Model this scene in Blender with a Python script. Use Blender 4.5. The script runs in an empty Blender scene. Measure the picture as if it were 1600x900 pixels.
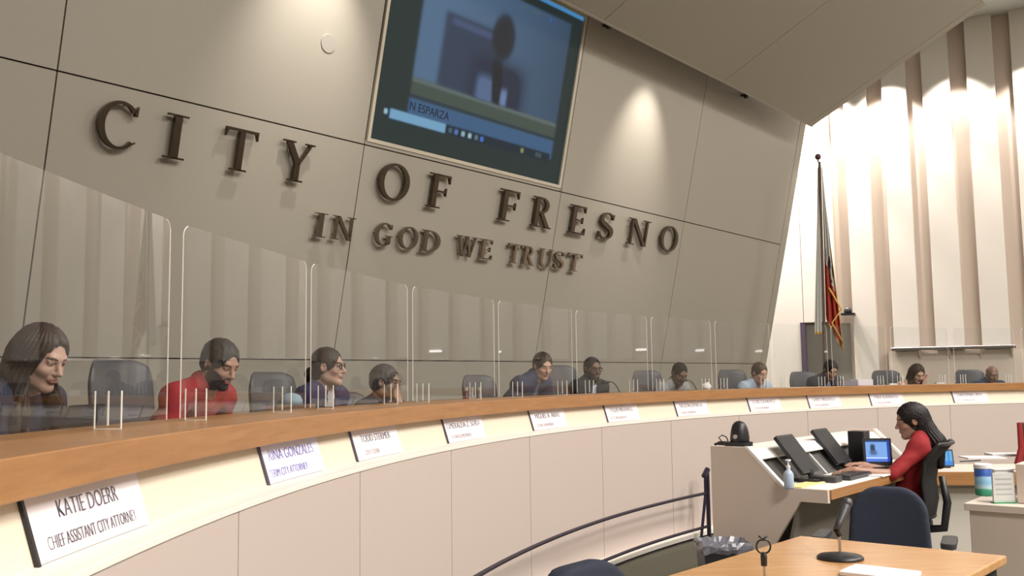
import bpy, bmesh, math, random
import numpy as np
from mathutils import Vector, Matrix
random.seed(7); np.random.seed(7)
SC = bpy.context.scene
COL = SC.collection
PI = math.pi

# ------------------------------------------------------------------ camera
FPX, PITCH, ROLL = 1500.0, .0945, -.0135
EYE = np.array([0, 0, 1.5])
_c, _s, _cp, _sp = math.cos(ROLL), math.sin(ROLL), math.cos(PITCH), math.sin(PITCH)
FW = np.array([0, _cp, _sp]); R0 = np.array([1., 0, 0]); U0 = np.array([0, -_sp, _cp])
RT = R0*_c+U0*_s; UP = -R0*_s+U0*_c
cam = bpy.data.objects.new('camera', bpy.data.cameras.new('camera')); COL.objects.link(cam)
cam.data.sensor_width = 36; cam.data.lens = FPX*36/1600
cam.data.clip_start = .05; cam.data.clip_end = 200
cam.matrix_world = Matrix(((RT[0], UP[0], -FW[0], EYE[0]), (RT[1], UP[1], -FW[1], EYE[1]), (RT[2], UP[2], -FW[2], EYE[2]), (0, 0, 0, 1)))
SC.camera = cam

# ------------------------------------------------------------------ colour management, world
SC.view_settings.view_transform = 'Standard'; SC.view_settings.look = 'None'
SC.view_settings.exposure = 0.0; SC.view_settings.gamma = 1; SC.view_settings.use_curve_mapping = False
W = bpy.data.worlds.new('world'); SC.world = W; W.use_nodes = True
W.node_tree.nodes['Background'].inputs[0].default_value = (.9, .93, 1, 1)
W.node_tree.nodes['Background'].inputs[1].default_value = .05

# ------------------------------------------------------------------ geometry of the place
def ray(x, y): return FW+RT*(x-800)/FPX-UP*(y-450)/FPX
def proj(P):
    d = np.asarray(P, float)-EYE
    return 800+FPX*(d@RT)/(d@FW), 450-FPX*(d@UP)/(d@FW)
def on_z(x, y, z): d = ray(x, y); return EYE+d*(z-1.5)/d[2]
def at_Y(x, y, Y): d = ray(x, y); return EYE+d*Y/d[1]
def on_plane(x, y, P, n): d = ray(x, y); return EYE+d*((np.asarray(P)-EYE)@n)/(d@n)
CX, CY = 9.98, 2.178                      # centre of the curved dais
def polar(th, r, z): return np.array([CX-r*math.cos(th), CY+r*math.sin(th), z])
def th_px(x, r, z):
    lo, hi = -.4, 1.6
    for _ in range(40):
        m = (lo+hi)/2
        if proj(polar(m, r, z))[0] < x: lo = m
        else: hi = m
    return m
ZH = np.array([0, 0, 1.])
AZ, LEAN, KS = .6812, .2187, 1.265        # the leaning wall behind the dais
WU = np.array([math.sin(AZ), math.cos(AZ), 0]); WN = np.array([math.cos(AZ), -math.sin(AZ), 0])
WP = np.array([3.4*KS, 13*KS, 1.5]); WW = WN*LEAN+ZH; WW = WW/np.linalg.norm(WW); WNN = np.cross(WW, WU)
if WNN@WN < 0: WNN = -WNN                 # outward normal of the leaning wall
def wall_pt(s, t, d=0): return WP+WU*s+WW*t+WNN*d
def wall_st(x, y):
    P = on_plane(x, y, WP, WNN)-WP; return P@WU, P@WW
CEIL = 8.2
SU = np.array([.634, .773, 0]); SV = np.array([.773, -.634, 0])    # axes of clerk station and table
FU = np.array([.88, -.475, 0]); FU /= np.linalg.norm(FU); FN = np.array([-.475, -.88, 0]); FN /= np.linalg.norm(FN)
FP = at_Y(1300, 585, 19.0); FP[2] = 0     # finned side wall
def fin_t(x, y=250): return (on_plane(x, y, FP, FN)-FP)@FU
PLAT = .42

# ------------------------------------------------------------------ lamps
def lamp(kind, loc, target, power, color, **kw):
    d = bpy.data.lights.new('room_light', kind); d.energy = power; d.color = color
    for k, v in kw.items(): setattr(d, k, v)
    o = bpy.data.objects.new('room_light', d); COL.objects.link(o); o.location = loc
    v = Vector(target)-Vector(loc); o.rotation_euler = v.to_track_quat('-Z', 'Y').to_euler(); return o
WARM = (1, .94, .86); NEUT = (1, .95, .88)
# added fill lights under the unseen ceiling, to brighten the chamber
for (x, y, e) in ((6, 4, 650), (10, 8.5, 600), (8.5, 0, 850), (5, -3.5, 1000), (0.5, 4.5, 0)):
    if e: lamp('AREA', (x, y, CEIL-.06), (x, y, 0), e, NEUT, shape='SQUARE', size=2.4)
# downlights in the canopy, close to the leaning wall
for s_, e in ((-15.4, 200), (-10.35, 210), (-5.0, 200), (0.2, 40)):
    p = WP+WU*s_+WN*1.62; p[2] = 5.5
    lamp('SPOT', p, WP+WU*s_+WN*.66+ZH*2.9, e, WARM, spot_size=1.1, spot_blend=1, shadow_soft_size=.06)
# grazers above the finned wall
for t_ in np.arange(-3.6, 16, 1.22):
    p = FP+FU*t_+FN*.75; p[2] = CEIL-.5
    lamp('SPOT', p, p-ZH*4-FN*.55, (2100 if t_ < 0 else 750 if t_ < 2 else 380), (1, .93, .84), spot_size=1.42, spot_blend=.35, shadow_soft_size=.05)

# ------------------------------------------------------------------ materials
MATS = {}
def mat(name, col, rough=.6, metal=0, bump=0, bscale=50, var=0, vscale=6, emit=None, estr=1, spec=.5, coat=0, sheen=0):
    if name in MATS: return MATS[name]
    m = bpy.data.materials.new(name); m.use_nodes = True; nt = m.node_tree; b = nt.nodes['Principled BSDF']
    c = tuple(col)+(1,) if len(col) == 3 else col
    b.inputs['Base Color'].default_value = c; b.inputs['Roughness'].default_value = rough; b.inputs['Metallic'].default_value = metal
    b.inputs['Specular IOR Level'].default_value = spec
    if coat: b.inputs['Coat Weight'].default_value = coat
    if sheen: b.inputs['Sheen Weight'].default_value = sheen
    tc = nt.nodes.new('ShaderNodeTexCoord')
    if var:
        n = nt.nodes.new('ShaderNodeTexNoise'); n.inputs['Scale'].default_value = vscale; n.inputs['Detail'].default_value = 4
        nt.links.new(tc.outputs['Object'], n.inputs['Vector'])
        mx = nt.nodes.new('ShaderNodeMix'); mx.data_type = 'RGBA'
        mx.inputs['A'].default_value = tuple(max(0, v*(1-var)) for v in c[:3])+(1,); mx.inputs['B'].default_value = tuple(min(1, v*(1+var)) for v in c[:3])+(1,)
        nt.links.new(n.outputs['Fac'], mx.inputs['Factor']); nt.links.new(mx.outputs['Result'], b.inputs['Base Color'])
    if bump:
        n2 = nt.nodes.new('ShaderNodeTexNoise'); n2.inputs['Scale'].default_value = bscale; n2.inputs['Detail'].default_value = 3
        nt.links.new(tc.outputs['Object'], n2.inputs['Vector'])
        bp = nt.nodes.new('ShaderNodeBump'); bp.inputs['Strength'].default_value = bump; bp.inputs['Distance'].default_value = .01
        nt.links.new(n2.outputs['Fac'], bp.inputs['Height']); nt.links.new(bp.outputs['Normal'], b.inputs['Normal'])
    if emit: b.inputs['Emission Color'].default_value = tuple(emit)+(1,); b.inputs['Emission Strength'].default_value = estr
    MATS[name] = m; return m
def wood(name, c1, c2, rough, scale, stretch):
    m = bpy.data.materials.new(name); m.use_nodes = True; nt = m.node_tree; b = nt.nodes['Principled BSDF']
    tc = nt.nodes.new('ShaderNodeTexCoord'); mp = nt.nodes.new('ShaderNodeMapping'); mp.inputs['Scale'].default_value = stretch
    n = nt.nodes.new('ShaderNodeTexNoise'); n.inputs['Scale'].default_value = scale; n.inputs['Detail'].default_value = 6; n.inputs['Distortion'].default_value = .6
    r = nt.nodes.new('ShaderNodeValToRGB'); r.color_ramp.elements[0].position = .3; r.color_ramp.elements[1].position = .7
    r.color_ramp.elements[0].color = tuple(c1)+(1,); r.color_ramp.elements[1].color = tuple(c2)+(1,)
    nt.links.new(tc.outputs['Object'], mp.inputs['Vector']); nt.links.new(mp.outputs['Vector'], n.inputs['Vector'])
    nt.links.new(n.outputs['Fac'], r.inputs['Fac']); nt.links.new(r.outputs['Color'], b.inputs['Base Color'])
    b.inputs['Roughness'].default_value = rough; MATS[name] = m; return m
def acrylic(name, ior=1.5, tint=(.97, .98, .98)):
    m = bpy.data.materials.new(name); m.use_nodes = True; nt = m.node_tree; nt.nodes.clear()
    o = nt.nodes.new('ShaderNodeOutputMaterial'); mx = nt.nodes.new('ShaderNodeMixShader'); fr = nt.nodes.new('ShaderNodeFresnel'); fr.inputs['IOR'].default_value = ior
    t = nt.nodes.new('ShaderNodeBsdfTransparent'); t.inputs['Color'].default_value = tuple(tint)+(1,)
    g = nt.nodes.new('ShaderNodeBsdfGlossy'); g.inputs['Roughness'].default_value = .015; g.inputs['Color'].default_value = (1, 1, 1, 1)
    # reflect only on the outer side of each face, as a clear sheet does
    gm = nt.nodes.new('ShaderNodeNewGeometry'); mm = nt.nodes.new('ShaderNodeMath'); mm.operation = 'MULTIPLY'; inv = nt.nodes.new('ShaderNodeMath'); inv.operation = 'SUBTRACT'; inv.inputs[0].default_value = 1
    nt.links.new(gm.outputs['Backfacing'], inv.inputs[1]); nt.links.new(fr.outputs[0], mm.inputs[0]); nt.links.new(inv.outputs[0], mm.inputs[1])
    nt.links.new(mm.outputs[0], mx.inputs[0]); nt.links.new(t.outputs[0], mx.inputs[1]); nt.links.new(g.outputs[0], mx.inputs[2]); nt.links.new(mx.outputs[0], o.inputs[0])
    MATS[name] = m; return m
M_wall = mat('stone_beige_panel', (.370, .338, .288), .42, bump=.03, bscale=90, spec=.35)
M_seam = mat('dark_joint', (.07, .052, .04), .8)
M_canopy = mat('canopy_panel', (.39, .355, .30), .55)
M_fin = mat('white_fin', (.72, .67, .62), .6)
M_recess = mat('beige_recess', (.60, .50, .43), .7)
M_low = mat('lower_wall_beige', (.66, .57, .50), .7)
M_ceil = mat('white_ceiling', (.62, .64, .63), .8)
M_floor = mat('olive_carpet', (.125, .118, .085), .95, bump=.4, bscale=300, var=.15, vscale=120)
M_room = mat('plain_beige_wall', (.45, .40, .34), .8)
M_counter = wood('honey_oak', (.34, .155, .055), (.43, .21, .080), .32, 3.5, (1, 1, 14))
M_table = wood('light_maple', (.50, .25, .095), (.60, .33, .14), .22, 3.0, (1.5, 9, 3))
M_band = mat('cream_band', (.78, .69, .56), .55)
M_lip = mat('white_lip', (.90, .86, .80), .5)
M_panel = mat('pale_dais_panel', (.60, .505, .462), .55)
M_desk = mat('dark_worktop', (.10, .09, .08), .4)
M_dark = mat('dark_metal', (.035, .028, .05), .4, metal=.5)
M_letter = mat('polished_bronze', (.10, .075, .055), .17, metal=.85)
M_letter2 = mat('polished_nickel', (.26, .22, .18), .12, metal=.95)
M_black = mat('black_plastic', (.018, .018, .022), .4)
M_black2 = mat('charcoal_plastic', (.045, .045, .05), .45)
M_leather = mat('charcoal_leather', (.065, .065, .075), .42, bump=.1, bscale=160)
M_blue = mat('navy_chair_fabric', (.016, .021, .042), .85, bump=.3, bscale=400)
M_mesh = mat('black_mesh', (.012, .011, .012), .8, bump=.4, bscale=500)
M_white = mat('white_paper', (.85, .83, .84), .7)
M_card = mat('name_card', (.86, .80, .84), .6)
M_cardb = mat('name_card_bluish', (.80, .80, .95), .6)
M_ink = mat('grey_ink', (.10, .085, .12), .8)
M_inkb = mat('violet_ink', (.22, .17, .50), .8)
M_inkl = mat('pale_ink', (.40, .33, .36), .8)
M_acr = acrylic('clear_acrylic')
M_edge = mat('acrylic_edge', (.86, .84, .80), .35)
M_station = mat('pale_station_laminate', (.72, .61, .54), .5)
M_stlip = mat('station_white_edge', (.92, .88, .84), .45)
M_stin = mat('bottle_cap_beige', (.44, .38, .32), .6)  # flat beige, used on the caps of the small bottles
M_steel = mat('brushed_steel', (.5, .48, .48), .3, metal=.9)
M_green = mat('green_plastic', (.03, .3, .12), .4)

# ------------------------------------------------------------------ mesh helpers
class MB:
    def __init__(s): s.v = []; s.f = []; s.m = []
    def add(s, vs, fs, mi=0):
        n = len(s.v); s.v += [tuple(float(a) for a in v) for v in vs]; s.f += [tuple(i+n for i in f) for f in fs]; s.m += [mi]*len(fs); return s
    def box(s, c, ax, ay, az, mi=0):
        """box about centre c with half vectors"""
        c, ax, ay, az = [np.asarray(q, float) for q in (c, ax, ay, az)]
        v = [c+i*ax+j*ay+k*az for i in (-1, 1) for j in (-1, 1) for k in (-1, 1)]
        return s.add(v, [(0, 1, 3, 2), (4, 6, 7, 5), (0, 4, 5, 1), (2, 3, 7, 6), (0, 2, 6, 4), (1, 5, 7, 3)], mi)
    def prism(s, poly, e, mi=0):
        """poly: list of 3D points (planar), extruded by vector e"""
        n = len(poly); e = np.asarray(e, float); p = [np.asarray(q, float) for q in poly]
        return s.add(p+[q+e for q in p], [tuple(range(n))[::-1], tuple(range(n, 2*n))]+[(i, (i+1) % n, n+(i+1) % n, n+i) for i in range(n)], mi)
    def tube(s, pts, r, seg=8, mi=0, cap=True):
        pts = [np.asarray(p, float) for p in pts]; n = len(pts); rs = r if hasattr(r, '__len__') else [r]*n
        T = [pts[min(i+1, n-1)]-pts[max(i-1, 0)] for i in range(n)]; T = [t/(np.linalg.norm(t)+1e-9) for t in T]
        a = np.cross(T[0], ZH);
        if np.linalg.norm(a) < .1: a = np.cross(T[0], np.array([1., 0, 0]))
        a /= np.linalg.norm(a); V = []
        for i in range(n):
            a = a-T[i]*(a@T[i]); a /= np.linalg.norm(a); b = np.cross(T[i], a)
            for k in range(seg):
                q = 2*PI*k/seg; V.append(pts[i]+rs[i]*(a*math.cos(q)+b*math.sin(q)))
        Fc = [(i*seg+k, i*seg+(k+1) % seg, (i+1)*seg+(k+1) % seg, (i+1)*seg+k) for i in range(n-1) for k in range(seg)]
        if cap: Fc += [tuple(range(seg))[::-1], tuple(range((n-1)*seg, n*seg))]
        return s.add(V, Fc, mi)
    def lathe(s, prof, c=(0, 0, 0), seg=24, mi=0, ax=None):
        """prof: (radius, height) pairs about the vertical through c"""
        c = np.asarray(c, float); V = []; n = len(prof)
        for (r, z) in prof:
            for k in range(seg):
                q = 2*PI*k/seg; V.append(c+np.array([r*math.cos(q), r*math.sin(q), z]))
        Fc = [(i*seg+k, i*seg+(k+1) % seg, (i+1)*seg+(k+1) % seg, (i+1)*seg+k) for i in range(n-1) for k in range(seg)]
        Fc += [tuple(range(seg))[::-1], tuple(range((n-1)*seg, n*seg))]
        return s.add(V, Fc, mi)
    def arc(s, prof, t0, t1, n=None, mi=0):
        """closed profile of (r, z), swept about the dais centre"""
        n = n or max(2, int(abs(t1-t0)/.02)); k = len(prof); V = []
        for i in range(n+1):
            th = t0+(t1-t0)*i/n; V += [polar(th, r, z) for r, z in prof]
        Fc = [(i*k+j, i*k+(j+1) % k, (i+1)*k+(j+1) % k, (i+1)*k+j) for i in range(n) for j in range(k)]
        Fc += [tuple(range(k))[::-1], tuple(range(n*k, (n+1)*k))]
        return s.add(V, Fc, mi)
    def rbox(s, c, ax, ay, az, r, seg=4, mi=0):
        """slab: rounded rectangle in (ax, ay), thick along az"""
        c, ax, ay, az = [np.asarray(q, float) for q in (c, ax, ay, az)]
        la, lb = np.linalg.norm(ax), np.linalg.norm(ay); ua, ub = ax/la, ay/lb; P = []
        for (sx, sy, q0) in ((1, 1, 0), (-1, 1, PI/2), (-1, -1, PI), (1, -1, 3*PI/2)):
            for k in range(seg+1):
                q = q0+PI/2*k/seg; P.append(c-az+ua*(sx*(la-r)+r*math.cos(q))+ub*(sy*(lb-r)+r*math.sin(q)))
        return s.prism(P, az*2, mi)
    def build(s, name, mats, parent=None, bevel=0, smooth=False, sub=0, origin=None):
        me = bpy.data.meshes.new(name); org = Vector((0, 0, 0)) if origin is None else Vector(origin)
        me.from_pydata([tuple(Vector(v)-org) for v in s.v], [], s.f)
        for m in (mats if isinstance(mats, (list, tuple)) else [mats]): me.materials.append(m)
        for p, mi in zip(me.polygons, s.m): p.material_index = mi; p.use_smooth = smooth
        bm = bmesh.new(); bm.from_mesh(me); bmesh.ops.recalc_face_normals(bm, faces=bm.faces); bm.to_mesh(me); bm.free()
        me.update(); o = bpy.data.objects.new(name, me); COL.objects.link(o); o.location = org
        if parent is not None: o.parent = parent; o.location = org-Vector(parent.location) if origin is not None else Vector((0, 0, 0))
        if bevel:
            b = o.modifiers.new('bevel', 'BEVEL'); b.width = bevel; b.segments = 2; b.limit_method = 'ANGLE'; b.harden_normals = False
        if sub:
            q = o.modifiers.new('sub', 'SUBSURF'); q.levels = q.render_levels = sub
        return o
def tag(o, label=None, cat=None, group=None, kind=None):
    if label: o['label'] = label
    if cat: o['category'] = cat
    if group: o['group'] = group
    if kind: o['kind'] = kind
    return o
def empty(name, loc, rz=0):
    o = bpy.data.objects.new(name, None); COL.objects.link(o); o.location = tuple(float(a) for a in loc); o.rotation_euler = (0, 0, rz); o.empty_display_size = .1; return o
def put(mb, name, m, root, **k):
    """part given in world coordinates under an unrotated empty"""
    o = mb.build(name, m, None, **k); o.parent = root; o.location = Vector(o.location)-Vector(root.location); return o
def local(mb, name, m, root, **k):
    """part given in the root's own coordinates"""
    o = mb.build(name, m, None, **k); o.parent = root; return o
def dup(o, loc=None, rz=None):
    def cp(a, par):
        c = a.copy(); COL.objects.link(c); c.parent = par
        for ch in a.children: cp(ch, c)
        return c
    c = cp(o, None)
    if loc is not None: c.location = tuple(float(a) for a in loc)
    if rz is not None: c.rotation_euler = (0, 0, rz)
    return c
def heading(d): return math.atan2(-d[0], d[1])      # rz that turns local +Y to direction d
def text_mesh(name, s, size, m, parent, origin, ex, ey, ez, xs=1.0, align='CENTER', thick=.0006, width=None):
    """built-in font, turned to a mesh lying in the plane (ex, ey) with its foot at origin"""
    cu = bpy.data.curves.new(name, 'FONT'); cu.body = s; cu.size = size; cu.align_x = align; cu.extrude = thick; cu.resolution_u = 3; cu.offset = -.022*size if width else 0
    t = bpy.data.objects.new(name, cu); COL.objects.link(t); dg = bpy.context.evaluated_depsgraph_get(); dg.update()
    me = bpy.data.meshes.new_from_object(t.evaluated_get(dg)); bpy.data.objects.remove(t); me.name = name
    n = len(me.vertices); co = np.empty(n*3); me.vertices.foreach_get('co', co); co = co.reshape(-1, 3)
    if width: xs = width/(co[:, 0].max()-co[:, 0].min())
    P = np.asarray(origin)+co[:, :1]*xs*np.asarray(ex)+co[:, 1:2]*np.asarray(ey)+co[:, 2:]*np.asarray(ez)
    pl = np.array(parent.location) if parent else np.zeros(3)
    me.vertices.foreach_set('co', (P-pl).ravel()); me.materials.clear(); me.materials.append(m); me.update()
    o = bpy.data.objects.new(name, me); COL.objects.link(o)
    if parent: o.parent = parent
    return o

# ------------------------------------------------------------------ the setting
fl = MB(); fl.box((5, 5, -.05), (22, 0, 0), (0, 22, 0), (0, 0, .05)); tag(fl.build('floor', M_floor), kind='structure')
pf = MB(); pf.arc([(10.98, 0), (14.2, 0), (14.2, PLAT), (10.98, PLAT)], -.5, 1.62); tag(pf.build('floor', M_floor), kind='structure')
ce = MB(); ce.box((5, 5, CEIL+.1), (22, 0, 0), (0, 22, 0), (0, 0, .1)); tag(ce.build('ceiling', M_ceil), kind='structure')
# finned wall
RAILZ = 1.96
tR = fin_t(1395)
wb = MB(); wb.box(FP+FU*6-FN*.32+ZH*CEIL/2, FU*13, FN*.2, ZH*CEIL/2); tag(wb.build('wall_right', M_recess), kind='structure')
edges = [fin_t(a) for a in (1322, 1358, 1383, 1422, 1447, 1491, 1518, 1562, 1590)]
fins = [(edges[i], edges[i+1]) for i in (0, 2, 4, 6)]
pitch = (edges[6]-edges[2])/2; wfin = .62*pitch
t = edges[8]
while t < 18: fins.append((t, t+wfin)); t += pitch
for i, (a, b) in enumerate(fins):
    z0 = 0 if i == 0 else RAILZ-.02
    m = MB(); m.box(FP+FU*(a+b)/2-FN*.03+ZH*(z0+CEIL)/2, FU*(b-a)/2, FN*.09, ZH*(CEIL-z0)/2)
    tag(m.build('trim_%d' % (i+1), M_fin, bevel=.008), kind='structure')
dL, dR = fin_t(1252, 503), fin_t(1332, 503); dZ = on_plane(1290, 503, FP, FN)[2]
m = MB(); gx = fin_t(1246)
m.box(FP+FU*(gx-6.005)/2-FN*.03+ZH*CEIL/2, FU*(gx+5.995)/2, FN*.09, ZH*CEIL/2)
tag(m.build('wall_back', M_fin), kind='structure')
m = MB(); m.box(FP+FU*(gx+fin_t(1297))/2-FN*.03+ZH*(dZ+CEIL)/2, FU*(fin_t(1297)-gx)/2-FU*.006, FN*.09, ZH*(CEIL-dZ)/2)
tag(m.build('trim_0', M_fin), kind='structure')
lw = MB(); lw.box(FP+FU*(tR-.25+16)/2-FN*.05+ZH*(RAILZ-.04)/2, FU*(16-tR+.25)/2, FN*.075, ZH*(RAILZ-.04)/2); tag(lw.build('baseboard_right', M_low), kind='structure')
# rest of the room
for nm, c, a, b in (('wall_left', (-8, 5, CEIL/2), (.1, 0, 0), (0, 18, 0)), ('wall_front', (6, -9, CEIL/2), (14, 0, 0), (0, .1, 0)), ('wall_side', (20.5, 2, CEIL/2), (.1, 0, 0), (0, 11, 0))):
    m = MB(); m.box(c, a, b, (0, 0, CEIL/2)); tag(m.build(nm, M_room), kind='structure')
# pale fins on the far side wall too (mirrored in the guards)
for k in range(9):
    m = MB(); m.box((20.33, -7+k*2.2, CEIL/2), (.08, 0, 0), (0, .7, 0), (0, 0, CEIL/2)); tag(m.build('trim_%d' % (40+k), M_fin), kind='structure')
# door in the corner
dz = empty('door_1', FP+FU*(dL+dR)/2+FN*.0); tag(dz, kind='structure')
m = MB(); m.box(FP+FU*(dL+dR)/2-FN*.1+ZH*dZ/2, FU*(dR-dL)/2-FU*.06, FN*.02, ZH*(dZ/2-.03)); put(m, 'door_leaf', mat('grey_door', (.20, .185, .16), .5), dz)
m = MB()
m.box(FP+FU*(dL+.04)+FN*.02+ZH*dZ/2, FU*.04, FN*.1, ZH*dZ/2)
put(m, 'door_frame', mat('plum_frame', (.06, .035, .075), .5), dz)
m = MB(); m.box(FP+FU*(dL*.3+dR*.7)-FN*.06+ZH*1.05, FU*.01, FN*.02, ZH*.16); put(m, 'door_handle', M_steel, dz)

# leaning wall behind the dais: panels with open joints over a dark backing
tTop = 1.722*KS/WW[2]; tLow = .158*KS/WW[2]
S_ = [x*KS for x in (-9.81, -7.555, -5.12, -2.80, -.215)]
Dp = S_[1]-S_[0]
sgrid = [S_[0]-3*Dp, S_[0]-2*Dp, S_[0]-Dp]+S_
Tz = [-1.5/WW[2], tLow, tTop, 5.35/WW[2]]
TL = wall_st(606, 0); TB = wall_st(578, 217); BR = wall_st(873, 288); TRp = wall_st(915, 28)
scr = (TB[0], BR[0], (TB[1]+BR[1])/2, TRp[1])        # s0, s1, t0, t1 of the screen opening
wl = empty('wall_dais', WP); tag(wl, kind='structure')
bk = MB(); bk.box(wall_pt((sgrid[0]+S_[-1])/2, (Tz[0]+Tz[-1])/2, -.12), WU*(S_[-1]-sgrid[0])/2, WW*(Tz[-1]-Tz[0])/2, WNN*.08)
put(bk, 'wall_backing', M_seam, wl)
pn = MB(); g = .006
for j in range(3):
    for i in range(len(sgrid)-1):
        a, b, c, d = sgrid[i]+g, sgrid[i+1]-g, Tz[j]+g, Tz[j+1]-g
        if j == 2 and abs(sgrid[i]-S_[1]) < .01:
            # around the screen
            for (a2, b2, c2, d2) in ((a, scr[0]-.03, c, d), (scr[1]+.03, b, c, d), (a, b, c, scr[2]-.03), (scr[0]-.03, scr[1]+.03, scr[3]+.03, d)):
                if b2-a2 > .02 and d2-c2 > .02: pn.box(wall_pt((a2+b2)/2, (c2+d2)/2, -.02), WU*(b2-a2)/2, WW*(d2-c2)/2, WNN*.02)
            continue
        pn.box(wall_pt((a+b)/2, (c+d)/2, -.02), WU*(b-a)/2, WW*(d-c)/2, WNN*.02)
# narrow end strip
eS = wall_st(1250, 195)[0]
pn.box(wall_pt(S_[-1]+.09*KS+g/2, (Tz[0]+Tz[-1])/2, -.02), WU*.085*KS, WW*(Tz[-1]-Tz[0])/2, WNN*.02)
put(pn, 'wall_panels', M_wall, wl)
en = MB(); en.box(wall_pt(S_[-1]+.17*KS, (Tz[0]+Tz[-1])/2, -.12), WU*.012, WW*(Tz[-1]-Tz[0])/2, WNN*.1); put(en, 'wall_end_cap', M_wall, wl)

# canopy rising from the head of the wall
CC = on_plane(1270, 197, WP+WNN*.42, WNN)            # its lower corner
CV = WN+ZH*.50; CV = CV/np.linalg.norm(CV); CN = np.cross(WU, CV); CN = CN/np.linalg.norm(CN)
if CN[2] > 0: CN = -CN
LB = 0
for k in range(2000):
    q = proj(CC+CV*k*.01)
    if q[0] >= 1540: LB = k*.01; break
LB = LB or 6
def can_a(x, y): P = on_plane(x, y, CC, CN)-CC; return P@WU
ca = sorted([can_a(1140, 120), can_a(957, 20)]); st = ca[1]-ca[0]
cuts = [-26, ]+[ca[0]-st*k for k in range(5, 0, -1)]+ca+[-.19, 0]
cn = empty('ceiling', CC); tag(cn, kind='structure')
m = MB()
for a, b in zip(cuts[:-1], cuts[1:]):
    m.box(CC+WU*(a+b)/2+CV*LB/2-CN*.03, WU*((b-a)/2-.006), CV*LB/2, CN*.03)
put(m, 'canopy_panels', M_canopy, cn)
m = MB(); m.box(CC+WU*(-13)+CV*LB/2-CN*.12, WU*12.99, CV*(LB/2-.01), CN*.05); put(m, 'canopy_backing', mat('canopy_back', (.09, .08, .065), .8), cn)
m = MB(); m.box(CC+WU*(-13)-CN*.08-CV*.012, WU*13, CV*.012, CN*.085); put(m, 'canopy_lip', M_canopy, cn)

# ------------------------------------------------------------------ dais
TA, TZ_ = -.45, 1.56
RW = 10.97; ZB = 1.27; ZT = 1.36
ct = MB(); ct.arc([(RW, ZB), (RW+.50, ZB), (RW+.50, ZT), (RW, ZT)], TA, TZ_)
o = ct.build('counter_top', M_counter, bevel=.004); tag(o, 'long curved honey-coloured wooden counter top running along the whole dais', 'counter')
da = empty('dais_front', polar(.4, 10.9, 0)); tag(da, 'curved pale panelled dais front with cream name band under the wooden counter', 'dais')
m = MB(); m.arc([(11.03, ZB), (10.985, 1.12), (11.10, 1.12), (11.10, ZB)], TA, TZ_); put(m, 'name_band', M_band, da)
m = MB(); m.arc([(10.99, 1.10), (10.99, 1.122), (10.875, 1.118), (10.875, 1.10)], TA, TZ_); put(m, 'white_ledge', M_lip, da, bevel=.002)
t0, dt = .0808, .1177
cut = [t0+dt*k for k in range(-5, 13)]
for a, b in zip(cut[:-1], cut[1:]):
    m = MB(); m.arc([(10.88, .06), (10.88, 1.10), (10.94, 1.10), (10.94, .06)], a+.0003, b-.0003, 8); put(m, 'front_panel', M_panel, da)
m = MB(); m.arc([(10.935, 0), (10.935, 1.10), (10.98, 1.10), (10.98, 0)], TA, TZ_); put(m, 'panel_backing', mat('joint_grey', (.10, .085, .075), .8), da)
m = MB(); m.arc([(10.78, .02), (10.78, .055), (10.94, .065), (10.94, .02)], TA, TZ_); put(m, 'base_ledge', M_lip, da)
m = MB(); m.arc([(10.80, 0), (10.80, .02), (10.94, .02), (10.94, 0)], TA, TZ_); put(m, 'toe_kick', M_dark, da)
m = MB(); m.arc([(11.47, 1.13), (11.95, 1.13), (11.95, 1.16), (11.47, 1.16)], TA, TZ_); m.arc([(11.44, PLAT), (11.47, PLAT), (11.47, ZB), (11.44, ZB)], TA, TZ_)
o = m.build('member_desk', M_desk); tag(o, 'dark curved lower worktop behind the wooden counter where members sit', 'desk')
# low curved hand rail in front
rl = empty('curved_rail', polar(.3, 10.68, 0)); tag(rl, 'low dark two-bar curved rail running along the foot of the dais', 'rail')
P_end = at_Y(1106, 770, 9.05); rR = np.linalg.norm(P_end[:2]-[CX, CY]); thE = math.atan2(P_end[1]-CY, CX-P_end[0])
z1 = P_end[2]; z2 = at_Y(1105, 822, 9.05)[2]
for z in (z1, z2):
    m = MB(); m.tube([polar(th, rR, z) for th in np.linspace(-.3, thE, 60)], .014, 8); put(m, 'rail_bar', M_dark, rl, smooth=True)
for th in np.arange(-.25, thE-.1, .24):
    if th > .05: break
    m = MB(); m.tube([polar(th, rR, 0), polar(th, rR, z1)], .012); put(m, 'post', M_dark, rl)
m = MB(); zt = at_Y(1106, 735, 9.05)[2]; m.tube([polar(thE, rR, 0), polar(thE, rR, zt)], .02); put(m, 'post', M_dark, rl)
m = MB(); m.tube([polar(thE-.015, rR, 0), polar(thE-.004, rR, z1), polar(thE-.004, rR, z1+.12), polar(thE, rR, zt-.02)], .014); put(m, 'brace', M_dark, rl)
m = MB(); m.tube([polar(thE-.006, rR, zt-.05), polar(thE+.001, rR, zt+.01)], .026); put(m, 'cap', M_dark, rl)

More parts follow.
